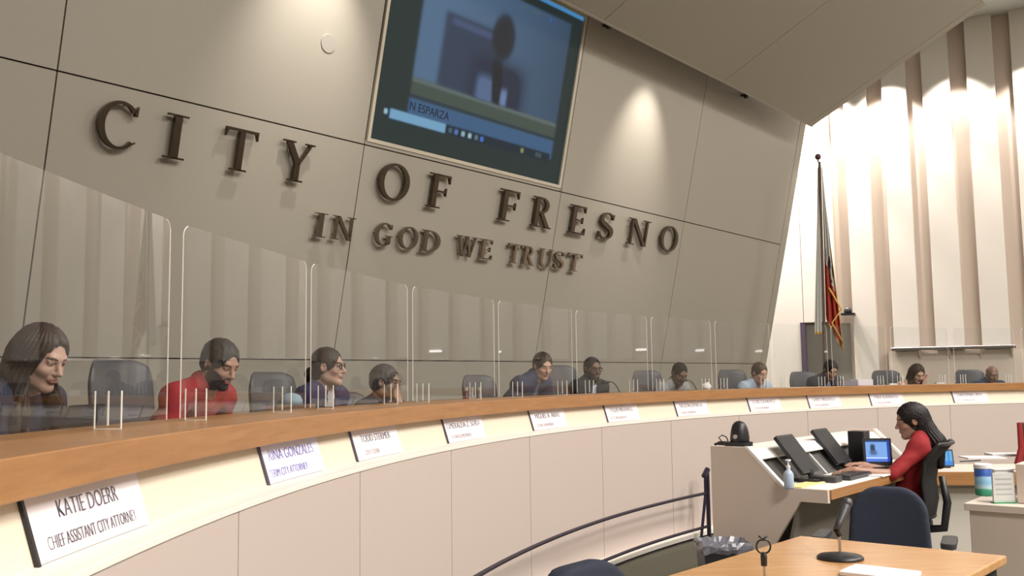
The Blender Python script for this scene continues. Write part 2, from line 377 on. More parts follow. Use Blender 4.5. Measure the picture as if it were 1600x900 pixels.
# name plates
PL = [(-.012, 'KATIE DOERR', 'CHIEF ASSISTANT CITY ATTORNEY', 'first', .0), (.129, 'RINA GONZALES', 'INTERIM CITY ATTORNEY', '', 0), (.219, 'TODD STERMER', 'CITY CLERK', '', 0),
      (.334, 'ESMERALDA Z. SORIA', 'COUNCILMEMBER', '', 0), (.460, 'MIGUEL A. ARIAS', 'COUNCILMEMBER', '', 0), (.580, 'TYLER MAXWELL', 'VICE PRESIDENT', '', 0),
      (.697, 'NELSON ESPARZA', 'COUNCIL PRESIDENT', '', 0), (.821, 'LUIS CHAVEZ', 'COUNCILMEMBER', '', 0), (.922, 'GARRY BREDEFELD', 'COUNCILMEMBER', '', 0),
      (1.025, 'MIKE KARBASSI', 'COUNCILMEMBER', '', 0), (1.158, 'CHRISTOPHER J. SMITH', 'CITY MANAGER', '', 0)]
PLL = ['large white name card reading chief assistant city attorney, nearest the camera', 'bluish white name card reading interim city attorney', 'white name card reading city clerk below the man holding his hand to his face',
       'name card reading councilmember, first one right of the city clerk card', 'name card reading councilmember below the man in the navy jacket', 'name card reading vice president below the man in the black jacket',
       'name card reading council president below the man in grey shirt and tie', 'name card reading councilmember, below the man in the pale blue patterned shirt',
       'name card reading councilmember, below the man in dark suit with blue tie', 'name card reading councilmember, below the woman leaning on her hand', 'name card reading city manager at the far right of the dais']
sl = np.array([-.045, -.15]); sl = sl/np.linalg.norm(sl)
for i, ((th, l1, l2, _, _), lab) in enumerate(zip(PL, PLL)):
    w = .60/11.03; root = empty('name_plate', polar(th+w/2, 11.01, 1.12)); tag(root, lab, 'name plate', 'name cards along the dais')
    def bp(th, k, d): return polar(th, 11.03-.045*k-d, ZB-.15*k)
    m = MB(); m.arc([(11.027, ZB-.002), (10.983, 1.124), (10.978, 1.124), (11.022, ZB-.002)], th+.0012, th+w, 6)
    put(m, 'card', M_cardb if i == 1 else M_card, root)
    m = MB(); m.arc([(11.03, ZB+.0), (10.984, 1.122), (10.974, 1.122), (11.02, ZB)], th, th+.0010, 1); put(m, 'dark_edge', M_ink if i else M_black, root)
    thm = th+w/2; ex = polar(thm+.01, 11, 0)-polar(thm-.01, 11, 0); ex /= np.linalg.norm(ex)
    inn = -(polar(thm, 11, 0)-polar(thm, 10, 0)); up = ZH*.15-inn*.045; up /= np.linalg.norm(up); ez = np.cross(ex, up)
    if ez@inn < 0: ez = -ez
    ink = M_ink if i == 0 else (M_inkb if i == 1 else M_inkl)
    n1, n2 = len(l1), len(l2); W1 = .40 if i < 1 else .44; W2 = .50 if i < 2 else .30
    c = polar(thm, 11.03-.045*.44-.0105, ZB-.15*.44)
    text_mesh('name_lettering', l1, .060 if i < 2 else .052, M_ink if i < 1 else (M_inkb if i == 1 else M_ink), root, c, ex, up, ez, width=(.31, .46, .38, .52)[i] if i < 4 else .42)
    c = polar(thm-(.008 if i else 0), 11.03-.045*.84-.0105, ZB-.15*.84)
    text_mesh('title_lettering', l2, .044 if i < 2 else .034, ink, root, c, ex, up, ez, width=(.465, .42, .18, .32)[i] if i < 4 else .30)

# ------------------------------------------------------------------ metal letters on the leaning wall
def arcpts(cx, cy, rx, ry, a0, a1, n=22): return [(cx+rx*math.cos(math.radians(a0+(a1-a0)*k/n)), cy+ry*math.sin(math.radians(a0+(a1-a0)*k/n))) for k in range(n+1)]
def band(outer, inner): return [outer, inner]
def quad(*p): return list(p)
def serif(x0, x1, y, h=.045): return [(x0, y), (x1, y), (x1, y+h), (x0, y+h)]
def strip(pts, ws):
    """variable-width stroke as quads"""
    out = []; n = len(pts)
    nm = []
    for i in range(n):
        a = np.array(pts[max(i-1, 0)]); b = np.array(pts[min(i+1, n-1)]); d = b-a; d = d/np.linalg.norm(d); nm.append((-d[1], d[0]))
    L = [(p[0]+q[0]*w/2, p[1]+q[1]*w/2) for p, q, w in zip(pts, nm, ws)]; R = [(p[0]-q[0]*w/2, p[1]-q[1]*w/2) for p, q, w in zip(pts, nm, ws)]
    return ('strip', L, R)
def glyph(ch):
    """polygons in a box 0..w by 0..1; returns (w, shapes)"""
    B, T = .13, .05
    if ch == 'I': return .36, [[(.115, 0), (.245, 0), (.245, 1), (.115, 1)], serif(0, .36, 0), serif(0, .36, .955)]
    if ch == 'T': return .78, [[(.325, 0), (.455, 0), (.455, 1), (.325, 1)], serif(.2, .58, 0), [(0, .93), (.78, .93), (.78, 1), (0, 1)], [(0, .78), (.05, .93), (0, .95)], [(.78, .78), (.73, .93), (.78, .95)]]
    if ch == 'Y': return .80, [[(.335, 0), (.465, 0), (.465, .46), (.335, .46)], [(.335, .46), (.465, .46), (.465, .50), (.20, 1), (.06, 1)], [(.40, .42), (.465, .46), (.75, 1), (.67, 1)], serif(.22, .58, 0), serif(0, .29, .955), serif(.58, .80, .955)]
    if ch == 'F': return .60, [[(.1, 0), (.23, 0), (.23, 1), (.1, 1)], serif(0, .36, 0), serif(0, .3, .955), [(.2, .93), (.58, .93), (.58, 1), (.2, 1)], [(.58, .76), (.53, .93), (.58, .96)], [(.2, .47), (.5, .47), (.5, .53), (.2, .53)], [(.5, .38), (.46, .5), (.5, .62)]]
    if ch == 'E': return .62, [[(.1, 0), (.23, 0), (.23, 1), (.1, 1)], serif(0, .3, 0), serif(0, .3, .955), [(.2, .93), (.57, .93), (.57, 1), (.2, 1)], [(.57, .78), (.52, .93), (.57, .96)], [(.2, .47), (.5, .47), (.5, .53), (.2, .53)], [(.5, .39), (.46, .5), (.5, .61)], [(.2, 0), (.62, 0), (.62, .07), (.2, .07)], [(.62, .24), (.56, .07), (.62, .03)]]
    if ch == 'N': return .86, [[(.1, 0), (.16, 0), (.16, 1), (.1, 1)], [(.7, 0), (.76, 0), (.76, 1), (.7, 1)], [(.08, 1), (.23, 1), (.76, .0), (.66, 0)], serif(0, .26, 0), serif(0, .2, .955), serif(.6, .86, .955)]
    if ch == 'O':
        n = 40; a = [2*PI*k/n for k in range(n+1)]
        L = [(.45+.45*math.cos(q), .5+.52*math.sin(q)) for q in a]; R = [(.45+.315*math.cos(q), .5+.455*math.sin(q)) for q in a]
        return .90, [('strip', L, R)]
    if ch in 'CG':
        n = 34; a = [math.radians(42+276*k/n) for k in range(n+1)]
        L = [(.46+.46*math.cos(q), .5+.52*math.sin(q)) for q in a]; R = [(.475+(.335)*math.cos(q), .5+.455*math.sin(q)) for q in a]
        sh = [('strip', L, R), [(.77, .74), (.83, .74), (.84, .97), (.76, .90)]]
        if ch == 'C': sh.append([(.76, .12), (.84, .16), (.85, .20), (.79, .17)])
        else: sh += [[(.68, .06), (.81, .12), (.81, .44), (.68, .44)], serif(.58, .9, .42)]
        return .86, sh
    if ch == 'R':
        n = 16; a = [math.radians(90-180*k/n) for k in range(n+1)]
        L = [(.3+.29*math.cos(q), .735+.265*math.sin(q)) for q in a]; R = [(.3+.165*math.cos(q), .735+.2*math.sin(q)) for q in a]
        return .76, [[(.1, 0), (.23, 0), (.23, 1), (.1, 1)], serif(0, .34, 0), serif(0, .2, .955), [(.2, .935), (.3, .935), (.3, 1), (.2, 1)], [(.2, .47), (.3, .47), (.3, .535), (.2, .535)], ('strip', L, R), [(.26, .5), (.40, .5), (.72, 0), (.57, 0)], serif(.55, .76, 0)]
    if ch == 'D':
        n = 24; a = [math.radians(90-180*k/n) for k in range(n+1)]
        L = [(.3+.5*math.cos(q), .5+.5*math.sin(q)) for q in a]; R = [(.3+.365*math.cos(q), .5+.435*math.sin(q)) for q in a]
        return .80, [[(.1, 0), (.23, 0), (.23, 1), (.1, 1)], serif(0, .2, 0), serif(0, .2, .955), [(.2, .935), (.3, .935), (.3, 1), (.2, 1)], [(.2, 0), (.3, 0), (.3, .065), (.2, .065)], ('strip', L, R)]
    if ch == 'S':
        P = arcpts(.29, .755, .205, .205, 25, 250, 14)+arcpts(.27, .265, .215, .225, 70, -160, 16)
        n = len(P); ws = [.055+.10*math.exp(-((k-(n-1)/2)/(n*.2))**2) for k in range(n)]
        return .56, [strip(P, ws), [(.45, .74), (.51, .74), (.52, .95), (.46, .88)], [(.03, .05), (.09, .12), (.08, .27), (.02, .27)]]
    if ch == 'W': return 1.15, [[(.08, 1), (.21, 1), (.42, 0), (.33, 0)], [(.33, 0), (.40, 0), (.60, 1), (.54, 1)], [(.46, 1), (.59, 1), (.84, 0), (.75, 0)], [(.75, 0), (.82, 0), (1.04, 1), (.98, 1)], serif(0, .3, .955), serif(.42, .66, .955), serif(.88, 1.15, .955)]
    if ch == 'U':
        n = 18; a = [math.radians(180+180*k/n) for k in range(n+1)]
        L = [(.43+.33*math.cos(q), .34+.34*math.sin(q)) for q in a]; R = [(.455+.225*math.cos(q), .34+.275*math.sin(q)) for q in a]
        return .86, [[(.1, .34), (.23, .34), (.23, 1), (.1, 1)], [(.68, .34), (.76, .34), (.76, 1), (.68, 1)], ('strip', L, R), serif(0, .33, .955), serif(.6, .86, .955)]
def letter(ch, xa, xb, line, h, lab, grp, m):
    """xa..xb: the letter's extent along the wall; line(s) gives its foot"""
    w, sh = glyph(ch); sa, sb = xa, xb; sc = (sb-sa)/w; base = line
    root = MB(); th = .035; off = .03
    def P(u, v, d): return wall_pt(sa+u*sc, base+v*h, d)
    for s in sh:
        if isinstance(s, tuple):
            L, R = s[1], s[2]
            for k in range(len(L)-1):
                q = [L[k], L[k+1], R[k+1], R[k]]; root.prism([P(a, b, off) for a, b in q], WNN*th)
        else:
            root.prism([P(a, b, off) for a, b in s], WNN*th)
    # stand-off pins into the wall
    uu = {'I': [(.18, .2), (.18, .8)], 'T': [(.39, .3), (.39, .95)], 'Y': [(.4, .2), (.2, .9)], 'O': [(.06, .5), (.84, .5)], 'C': [(.07, .5), (.6, .97)], 'G': [(.07, .5), (.75, .3)], 'U': [(.16, .7), (.72, .7)], 'S': [(.28, .53), (.28, .04)], 'W': [(.36, .1), (.8, .1)]}.get(ch, [(.16, .2), (.16, .8)])
    for (a, b) in uu: root.tube([P(a, b, 0), P(a, b, off+.005)], .008, 6)
    o = root.build('metal_letter', m, origin=wall_pt((sa+sb)/2, base, 0)); tag(o, lab, 'letter', grp); return o
def sx(x, y): return wall_st(x, y)[0]
bigN = [('C', 145, 210, 197), ('I', 252, 286, 215), ('T', 343, 396, 232), ('Y', 433, 484, 250), ('O', 585, 635, 283), ('F', 663, 698, 297), ('F', 774, 806, 318), ('R', 826, 859, 328), ('E', 884, 912, 337), ('S', 930, 956, 345), ('N', 976, 1011, 358), ('O', 1025, 1054, 377)]
tB = np.median([wall_st(180, 232)[1], wall_st(460, 283)[1], wall_st(610, 311)[1], wall_st(900, 369)[1], wall_st(1040, 396)[1]])
tT = np.median([wall_st(180, 158)[1], wall_st(460, 217)[1], wall_st(610, 254)[1], wall_st(900, 321)[1], wall_st(1040, 357)[1]])
ordw = ['C of the word CITY', 'I of the word CITY', 'T of the word CITY', 'Y of the word CITY', 'O of the word OF', 'F of the word OF', 'F that begins FRESNO', 'R of FRESNO', 'E of FRESNO', 'S of FRESNO', 'N of FRESNO', 'O that ends FRESNO']
for (ch, a, b, y), lb in zip(bigN, ordw):
    letter(ch, sx(a+1, y), sx(b-1, y), tB, tT-tB, 'large dark polished metal letter '+lb+' on the leaning wall', 'large letters on the leaning wall', M_letter)
smN = [('I', 486, 504, 350), ('N', 514, 548, 355), ('G', 581, 606, 365), ('O', 618, 647, 370), ('D', 653, 682, 375), ('W', 707, 740, 384), ('E', 744, 764, 387), ('T', 788, 809, 394), ('R', 811, 830, 399), ('U', 836, 858, 403), ('S', 860, 876, 406), ('T', 881, 903, 409)]
sB = np.median([wall_st(495, 368)[1], wall_st(630, 388)[1], wall_st(750, 404)[1], wall_st(890, 424)[1]]); sT = np.median([wall_st(495, 331)[1], wall_st(630, 354)[1], wall_st(750, 371)[1], wall_st(890, 396)[1]])
ordw = ['I of IN', 'N of IN', 'G of GOD', 'O of GOD', 'D of GOD', 'W of WE', 'E of WE', 'T that begins TRUST', 'R of TRUST', 'U of TRUST', 'S of TRUST', 'T that ends TRUST']
for (ch, a, b, y), lb in zip(smN, ordw):
    letter(ch, sx(a, y), sx(b, y), sB, sT-sB, 'small shiny metal letter '+lb+' in the lower line on the leaning wall', 'small letters in the lower line', M_letter2)

# ------------------------------------------------------------------ screen in the wall
root = empty('projection_screen', wall_pt((scr[0]+scr[1])/2, scr[2], 0)); tag(root, 'large screen in the wall showing a seated speaker and a blue taskbar', 'screen')
s0, s1, q0, q1 = scr
m = MB(); w = .035
for (a, b, c, d) in ((s0-w, s0, q0-w, q1+w), (s1, s1+w, q0-w, q1+w), (s0, s1, q0-w, q0), (s0, s1, q1, q1+w)): m.box(wall_pt((a+b)/2, (c+d)/2, -.005), WU*(b-a)/2, WW*(d-c)/2, WNN*.014)
put(m, 'screen_frame', mat('pale_frame', (.55, .50, .40), .4), root)
# displayed picture: a fine grid whose colours are what the screen gives off
def screen_col(u, v):
    """u right, v up, 0..1; returns linear rgb"""
    U, V = u, v; ss = lambda e, x, w=.012: 1/(1+np.exp(-(x-e)/w*2)); c = np.zeros(u.shape+(3,))
    dark = np.array([.018, .028, .027]); c[:] = dark
    inx = ss(.145, U, .006)*(1-ss(.93, U, .006))*ss(.135, V, .006)*(1-ss(.93, V, .006))
    wall = np.array([.060, .105, .175])*(1.35-1.0*np.clip(U-.25, 0, 1))[..., None]; pic = wall.copy()
    def over(p, a, col): a = a[..., None]; return p*(1-a)+np.array(col)*a
    # desk edge and front
    dl = .345-.0*U
    pic = over(pic, (1-ss(dl, V, .006)), (.055, .075, .060)); pic = over(pic, ss(dl-.02, V, .005)*(1-ss(dl, V, .005)), (.10, .13, .13))
    pic = over(pic, 1-ss(.245, V, .006), (.045, .10, .20)); pic = over(pic, (1-ss(.262, V, .004))*ss(.245, V, .004), (.02, .035, .05))
    # chair
    ch = ss(.255, U, .01)*(1-ss(.52, U, .012))*(1-ss(.72, V, .012))*ss(.345, V, .006); pic = over(pic, ch*.85, (.026, .030, .055))
    pic = over(pic, ss(.29, U, .01)*(1-ss(.50, U, .01))*ss(.665, V, .008)*(1-ss(.70, V, .008)), (.06, .08, .16))
    # speaker
    body = np.exp(-(((U-.56)/.145)**4+((V-.40)/.17)**4)); pic = over(pic, np.clip(body*1.6, 0, 1)*ss(.345, V, .006), (.024, .028, .050))
    shirt = np.exp(-(((U-.50)/.05)**4+((V-.39)/.08)**4))*ss(.345, V, .006); pic = over(pic, np.clip(shirt*1.3, 0, 1), (.085, .13, .24))
    arm = np.exp(-(((U-.555+(V-.45)*.12)/.028)**4+((V-.45)/.14)**4))*ss(.345, V, .006); pic = over(pic, np.clip(arm*1.4, 0, 1), (.018, .018, .022))
    head = 1/(1+np.exp((((U-.555)/.062)**2+((V-.70)/.125)**2-1)*7)); pic = over(pic, head, (.022, .022, .028))
    cuff = np.exp(-(((U-.60)/.018)**4+((V-.385)/.05)**4)); pic = over(pic, cuff*ss(.345, V, .005), (.13, .19, .36))
    c = c*(1-inx[..., None])+pic*inx[..., None]
    # captions and task bar
    tb = (1-ss(.165, V, .004))*ss(.115, V, .004)*ss(.05, U, .004)*(1-ss(.92, U, .004)); c = over(c, tb, (.012, .020, .032))
    sb = (1-ss(.165, V, .003))*ss(.118, V, .003)*ss(.07, U, .003)*(1-ss(.33, U, .003)); c = over(c, sb, (.16, .33, .50))
    for k, (uu, cc) in enumerate(((.355, (.05, .1, .15)), (.385, (.08, .16, .4)), (.42, (.25, .4, .45)), (.455, (.3, .45, .5)), (.49, (.1, .15, .2)), (.52, (.05, .15, .5)), (.75, (.2, .25, .1)), (.84, (.05, .08, .08)), (.86, (.05, .08, .08)))):
        a = np.exp(-(((U-uu)/.009)**4+((V-.14)/.013)**4)); c = over(c, np.clip(a*1.2, 0, 1), cc)
    a = np.exp(-(((U-.052)/.008)**4+((V-.145)/.013)**4)); c = over(c, a, (.3, .5, .6))
    tl = ss(.978, V, .003)*ss(.60, U, .04); c = over(c, tl, (.06, .22, .45))
    for uu in (.50, .535, .64, .70, .73): a = np.exp(-(((U-uu)/.014)**4+((V-.905)/.008)**4)); c = over(c, a*.5, (.08, .12, .13))
    a = np.exp(-(((U-.80)/.008)**4+((V-.90)/.012)**4)); c = over(c, a, (.04, .10, .35))
    return c
NXs, NYs = 300, 200
uu, vv = np.meshgrid(np.linspace(0, 1, NXs), np.linspace(0, 1, NYs))
Pm = wall_pt(0, 0, -.012)+(s0+uu[..., None]*(s1-s0))*WU+(q0+vv[..., None]*(q1-q0))*WW-np.array(root.location)
me = bpy.data.meshes.new('displayed_picture'); idx = np.arange(NXs*NYs).reshape(NYs, NXs)
fq = np.stack([idx[:-1, :-1], idx[:-1, 1:], idx[1:, 1:], idx[1:, :-1]], -1).reshape(-1, 4)
me.from_pydata(Pm.reshape(-1, 3).tolist(), [], fq.tolist())
ca_ = me.color_attributes.new('picture', 'FLOAT_COLOR', 'POINT'); colr = screen_col(uu, vv).reshape(-1, 3)
ca_.data.foreach_set('color', np.hstack([colr, np.ones((len(colr), 1))]).ravel())
ms = bpy.data.materials.new('lit_screen'); ms.use_nodes = True; nt = ms.node_tree; b = nt.nodes['Principled BSDF']; b.inputs['Base Color'].default_value = (.012, .015, .015, 1); b.inputs['Roughness'].default_value = .6; b.inputs['Specular IOR Level'].default_value = .12
at = nt.nodes.new('ShaderNodeAttribute'); at.attribute_name = 'picture'; nt.links.new(at.outputs['Color'], b.inputs['Emission Color']); b.inputs['Emission Strength'].default_value = 1.0; me.materials.append(ms)
o = bpy.data.objects.new('displayed_picture', me); COL.objects.link(o); o.parent = root
text_mesh('caption_lettering', 'N ESPARZA', .115, mat('caption_ink', (.01, .015, .03), .8), root, wall_pt(s0+.15*(s1-s0), q0+.185*(q1-q0), -.010), WU, WW, WNN, xs=.95, align='LEFT')

# round grey sensor on the wall and two dark heads under the canopy
m = MB(); c = wall_pt(*wall_st(513, 68), 0)
m.add([c+WNN*.0+(WU*math.cos(2*PI*k/24)+WW*math.sin(2*PI*k/24))*.085 for k in range(24)]+[c+WNN*.008+(WU*math.cos(2*PI*k/24)+WW*math.sin(2*PI*k/24))*.08 for k in range(24)], [tuple(range(24, 48))]+[(k, (k+1) % 24, 24+(k+1) % 24, 24+k) for k in range(24)])
o = m.build('wall_cover', mat('faint_grey', (.345, .32, .28), .5), origin=c); tag(o, 'faint round grey cover plate on the wall left of the screen', 'cover plate')
for (x, y), lb in zip(((943, 40), (1158, 149)), ('small dark round head on the wall just right of the screen top', 'small dark round head on the wall near the canopy corner')):
    c = wall_pt(*wall_st(x, y), 0); m = MB(); m.tube([c, c+WNN*.05], .02, 10); m.tube([c+WNN*.05, c+WNN*.06, c+WNN*.10, c+WNN*.115], [.02, .045, .045, .02], 12)
    tag(m.build('wall_sensor', M_black, origin=c), lb, 'sensor', 'dark heads under the canopy')

# ------------------------------------------------------------------ clear guards on the counter
def guard(xa, xb, feet=()):
    r = 11.30; tb = th_px(xb, r, ZT); ta = th_px(xa, r, ZT) if xa > -500 else tb-.105
    A, B = polar(ta, r, ZT), polar(tb, r, ZT); ex = B-A; L = np.linalg.norm(ex); ex /= L; n = np.cross(ex, ZH)
    root = empty('sneeze_guard', (A+B)/2); H = .735; zb = .012; rc = .045
    out = [A+ZH*zb, B+ZH*zb]
    for (q0, cx_) in ((0, L-rc), (PI/2, rc)):
        for k in range(7): q = q0+PI/2*k/6; out.append(A+ex*(cx_+rc*math.cos(q))+ZH*(H-rc+rc*math.sin(q)))
    m = MB(); m.prism([p-n*.003 for p in out], n*.006); put(m, 'clear_sheet', M_acr, root)
    m = MB(); m.tube(out[1:7+1], .0022, 5); put(m, 'polished_edge', M_edge, root)
    m = MB(); m.tube([out[-k] for k in range(1, 7)][::-1]+[out[0]], .0022, 5); put(m, 'polished_edge', M_edge, root)
    ks = []
    for q in (feet or (None, None)):
        if q is None: ks = [.13, L-.13]; break
        if q == 'far': ks.append(.06); continue
        best = min(np.linspace(.03, L-.03, 200), key=lambda k_: abs(proj(A+ex*k_)[0]-q)); ks.append(best)
    for k in ks:
        c = A+ex*k; m = MB(); hl, hh = .042, .060
        for sgn in (-1, 1): m.box(c+n*sgn*(hl/2+.003)+ZH*hh, ex*.003, n*(hl/2-.001), ZH*hh, 0)
        for a in (-hl-.001, hl+.001): m.box(c+n*a+ZH*hh, ex*.0032, n*.0014, ZH*hh, 1)
        m.box(c+n*0+ZH*(hh+.006), ex*.0034, n*.0018, ZH*(hh-.006), 1)
        m.box(c+ZH*.0015, ex*.0034, n*hl, ZH*.0015, 1)
        put(m, 'foot', [M_acr, M_edge], root)
    return root
GR = [(-560, 260), (281, 477), (485, 637), (645, 773), (780, 895), (902, 1013), (1020, 1113), (1120, 1205), (1212, 1295), (1302, 1387), (1395, 1484), (1493, 1588), (1600, 1700)]
GF = {0: ('far', 168), 1: (305, 441), 2: (509, 611), 3: (661, 743), 4: (809, 879), 5: (921, 990)}
GL = ['clear acrylic guard before the long-haired woman, largest and cut by the left edge', 'clear acrylic guard before the man in the red shirt', 'clear acrylic guard before the woman with glasses and a bun', 'clear acrylic guard right of the man holding his hand to his face',
      'clear acrylic guard before the man in the navy jacket', 'clear acrylic guard before the man in the black jacket', 'clear acrylic guard left of and before the man in grey shirt and tie', 'clear acrylic guard before the man in the pale blue patterned shirt',
      'clear acrylic guard before the man in dark suit and blue tie', 'clear acrylic guard between the blue-tie man and the woman in a sleeveless top', 'clear acrylic guard before the woman leaning on her hand', 'clear acrylic guard before the bald man at the far right', 'clear acrylic guard at the right edge of the photo']
for gi, ((a, b), lb) in enumerate(zip(GR, GL)): tag(guard(a, b, GF.get(gi, ())), lb, 'guard', 'clear guards on the counter')

# ------------------------------------------------------------------ signed-distance modelling for people
def vlen(p): return np.sqrt((p*p).sum(-1))
class Field:
    def __init__(s, xs, ys, zs): s.a = [np.asarray(q) for q in (xs, ys, zs)]; s.D = np.full([len(q) for q in s.a], 1.0)
    def sl(s, lo, hi):
        r = []
        for q, l, h in zip(s.a, lo, hi): i = max(0, np.searchsorted(q, l)-1); j = min(len(q), np.searchsorted(q, h)+1); r.append(slice(i, max(i, j)))
        return tuple(r)
    def ap(s, lo, hi, fn, k, op='u'):
        lo = np.asarray(lo)-k-.03; hi = np.asarray(hi)+k+.03; sl = s.sl(lo, hi)
        if any(q.stop <= q.start for q in sl): return
        P = np.stack(np.meshgrid(*[q[w] for q, w in zip(s.a, sl)], indexing='ij'), -1); d = fn(P); D = s.D[sl]
        if op == 'u': h = np.maximum(k-np.abs(D-d), 0)/max(k, 1e-6); s.D[sl] = np.minimum(D, d)-h*h*k*.25
        else: d = -d; h = np.maximum(k-np.abs(D-d), 0)/max(k, 1e-6); s.D[sl] = np.maximum(D, d)+h*h*k*.25
    def ell(s, c, r, R=None, k=.02, op='u', g=0):
        c = np.asarray(c, float); r = np.asarray(r, float)+g; m = r.max()
        def fn(P):
            q = P-c
            if R is not None: q = q@R
            a = vlen(q/r); b = vlen(q/(r*r)); return a*(a-1)/np.maximum(b, 1e-6)
        s.ap(c-m, c+m, fn, k, op)
    def cap(s, a, b, ra, rb, k=.02, op='u', g=0):
        a = np.asarray(a, float); b = np.asarray(b, float); ra += g; rb += g; m = max(ra, rb); d = b-a; L = d@d+1e-9
        def fn(P): t = np.clip(((P-a)@d)/L, 0, 1); return vlen(P-a-t[..., None]*d)-(ra+(rb-ra)*t)
        s.ap(np.minimum(a, b)-m, np.maximum(a, b)+m, fn, k, op)
    def half(s, fn): P = np.stack(np.meshgrid(*s.a, indexing='ij'), -1); s.D = np.maximum(s.D, fn(P))
    def mesh(s):
        D = s.D; S = D < 0; nx, ny, nz = D.shape
        C = np.zeros((nx-1, ny-1, nz-1), np.int8)
        for i in (0, 1):
            for j in (0, 1):
                for k in (0, 1): C += S[i:nx-1+i, j:ny-1+j, k:nz-1+k]
        I = np.argwhere((C > 0) & (C < 8)); idm = np.full(C.shape, -1, np.int64); idm[tuple(I.T)] = np.arange(len(I))
        X, Y, Z = s.a; acc = np.zeros((len(I), 3)); cnt = np.zeros(len(I))
        cor = [(i, j, k) for i in (0, 1) for j in (0, 1) for k in (0, 1)]
        val = {c: D[I[:, 0]+c[0], I[:, 1]+c[1], I[:, 2]+c[2]] for c in cor}
        pos = {c: np.stack([X[I[:, 0]+c[0]], Y[I[:, 1]+c[1]], Z[I[:, 2]+c[2]]], -1) for c in cor}
        for c in cor:
            for ax in range(3):
                if c[ax]: continue
                d = list(c); d[ax] = 1; d = tuple(d); a, b = val[c], val[d]; m = (a < 0) != (b < 0)
                t = np.where(m, a/(a-b+1e-12), 0)[:, None]; acc += np.where(m[:, None], pos[c]+(pos[d]-pos[c])*t, 0); cnt += m
        V = acc/np.maximum(cnt, 1)[:, None]; F = []
        for ax in range(3):
            u, v = (ax+1) % 3, (ax+2) % 3
            a = S.take(range(S.shape[ax]-1), ax); b = S.take(range(1, S.shape[ax]), ax); E = np.argwhere(a != b)
            E = E[(E[:, u] > 0) & (E[:, v] > 0) & (E[:, u] < S.shape[u]-1) & (E[:, v] < S.shape[v]-1)]
            if not len(E): continue
            q = []
            for (du, dv) in ((-1, -1), (0, -1), (0, 0), (-1, 0)):
                e = E.copy(); e[:, u] += du; e[:, v] += dv; q.append(idm[tuple(e.T)])
            q = np.stack(q, -1); fl = ~S[tuple(E.T)]; q[fl] = q[fl][:, ::-1]; F.append(q)
        F = np.concatenate(F) if F else np.zeros((0, 4), int); return V, F
def spaced(lo, hi, fine, h, H):
    """coordinates from lo to hi, step h inside the fine ranges and H outside"""
    x = lo; out = [x]
    while x < hi:
        f = any(a-1e-9 <= x < b for a, b in fine); st = h if f else H
        if not f:
            nx_ = min([a for a, b in fine if a > x]+[1e9])
            if x+st > nx_: st = max(nx_-x, h*.5)
        x += st; out.append(x)
    return np.array(out)
def sdf_obj(name, fld, mats, parent, midx=None, smooth=True):
    V, F = fld.mesh(); me = bpy.data.meshes.new(name)
    me.vertices.add(len(V)); me.vertices.foreach_set('co', V.ravel()); me.loops.add(F.size); me.loops.foreach_set('vertex_index', F.ravel().astype(np.int32))
    me.polygons.add(len(F)); me.polygons.foreach_set('loop_start', np.arange(0, F.size, 4, dtype=np.int32)); me.update(calc_edges=True); me.validate()
    for m in mats: me.materials.append(m)
    if len(me.polygons) == len(F):
        if midx is not None: me.polygons.foreach_set('material_index', midx(V[F].mean(1)).astype(np.int32))
    me.polygons.foreach_set('use_smooth', np.ones(len(me.polygons), bool)); me.update()
    o = bpy.data.objects.new(name, me); COL.objects.link(o); o.parent = parent
    if smooth: s = o.modifiers.new('soften', 'SMOOTH'); s.factor = .5; s.iterations = 2 if smooth is True else smooth
    return o
def rot(yaw, pitch, roll=0):
    cy, sy = math.cos(yaw), math.sin(yaw); cp, sp = math.cos(-pitch), math.sin(-pitch); cr, sr = math.cos(roll), math.sin(roll)
    return np.array([[cy, -sy, 0], [sy, cy, 0], [0, 0, 1]])@np.array([[1, 0, 0], [0, cp, -sp], [0, sp, cp]])@np.array([[cr, 0, sr], [0, 1, 0], [-sr, 0, cr]])

def skin_mats(key, skin, lip, brow, beard):
    return [mat('skin_'+key, skin, .5, var=.06, vscale=30), mat('lips_'+key, lip, .45), mat('eye_white', (.60, .57, .54), .3), mat('iris_dark', (.02, .012, .01), .25), mat('brow_'+key, brow, .8), mat('beard_'+key, beard, .85), mat('mouth_dark', (.08, .02, .02), .8)]

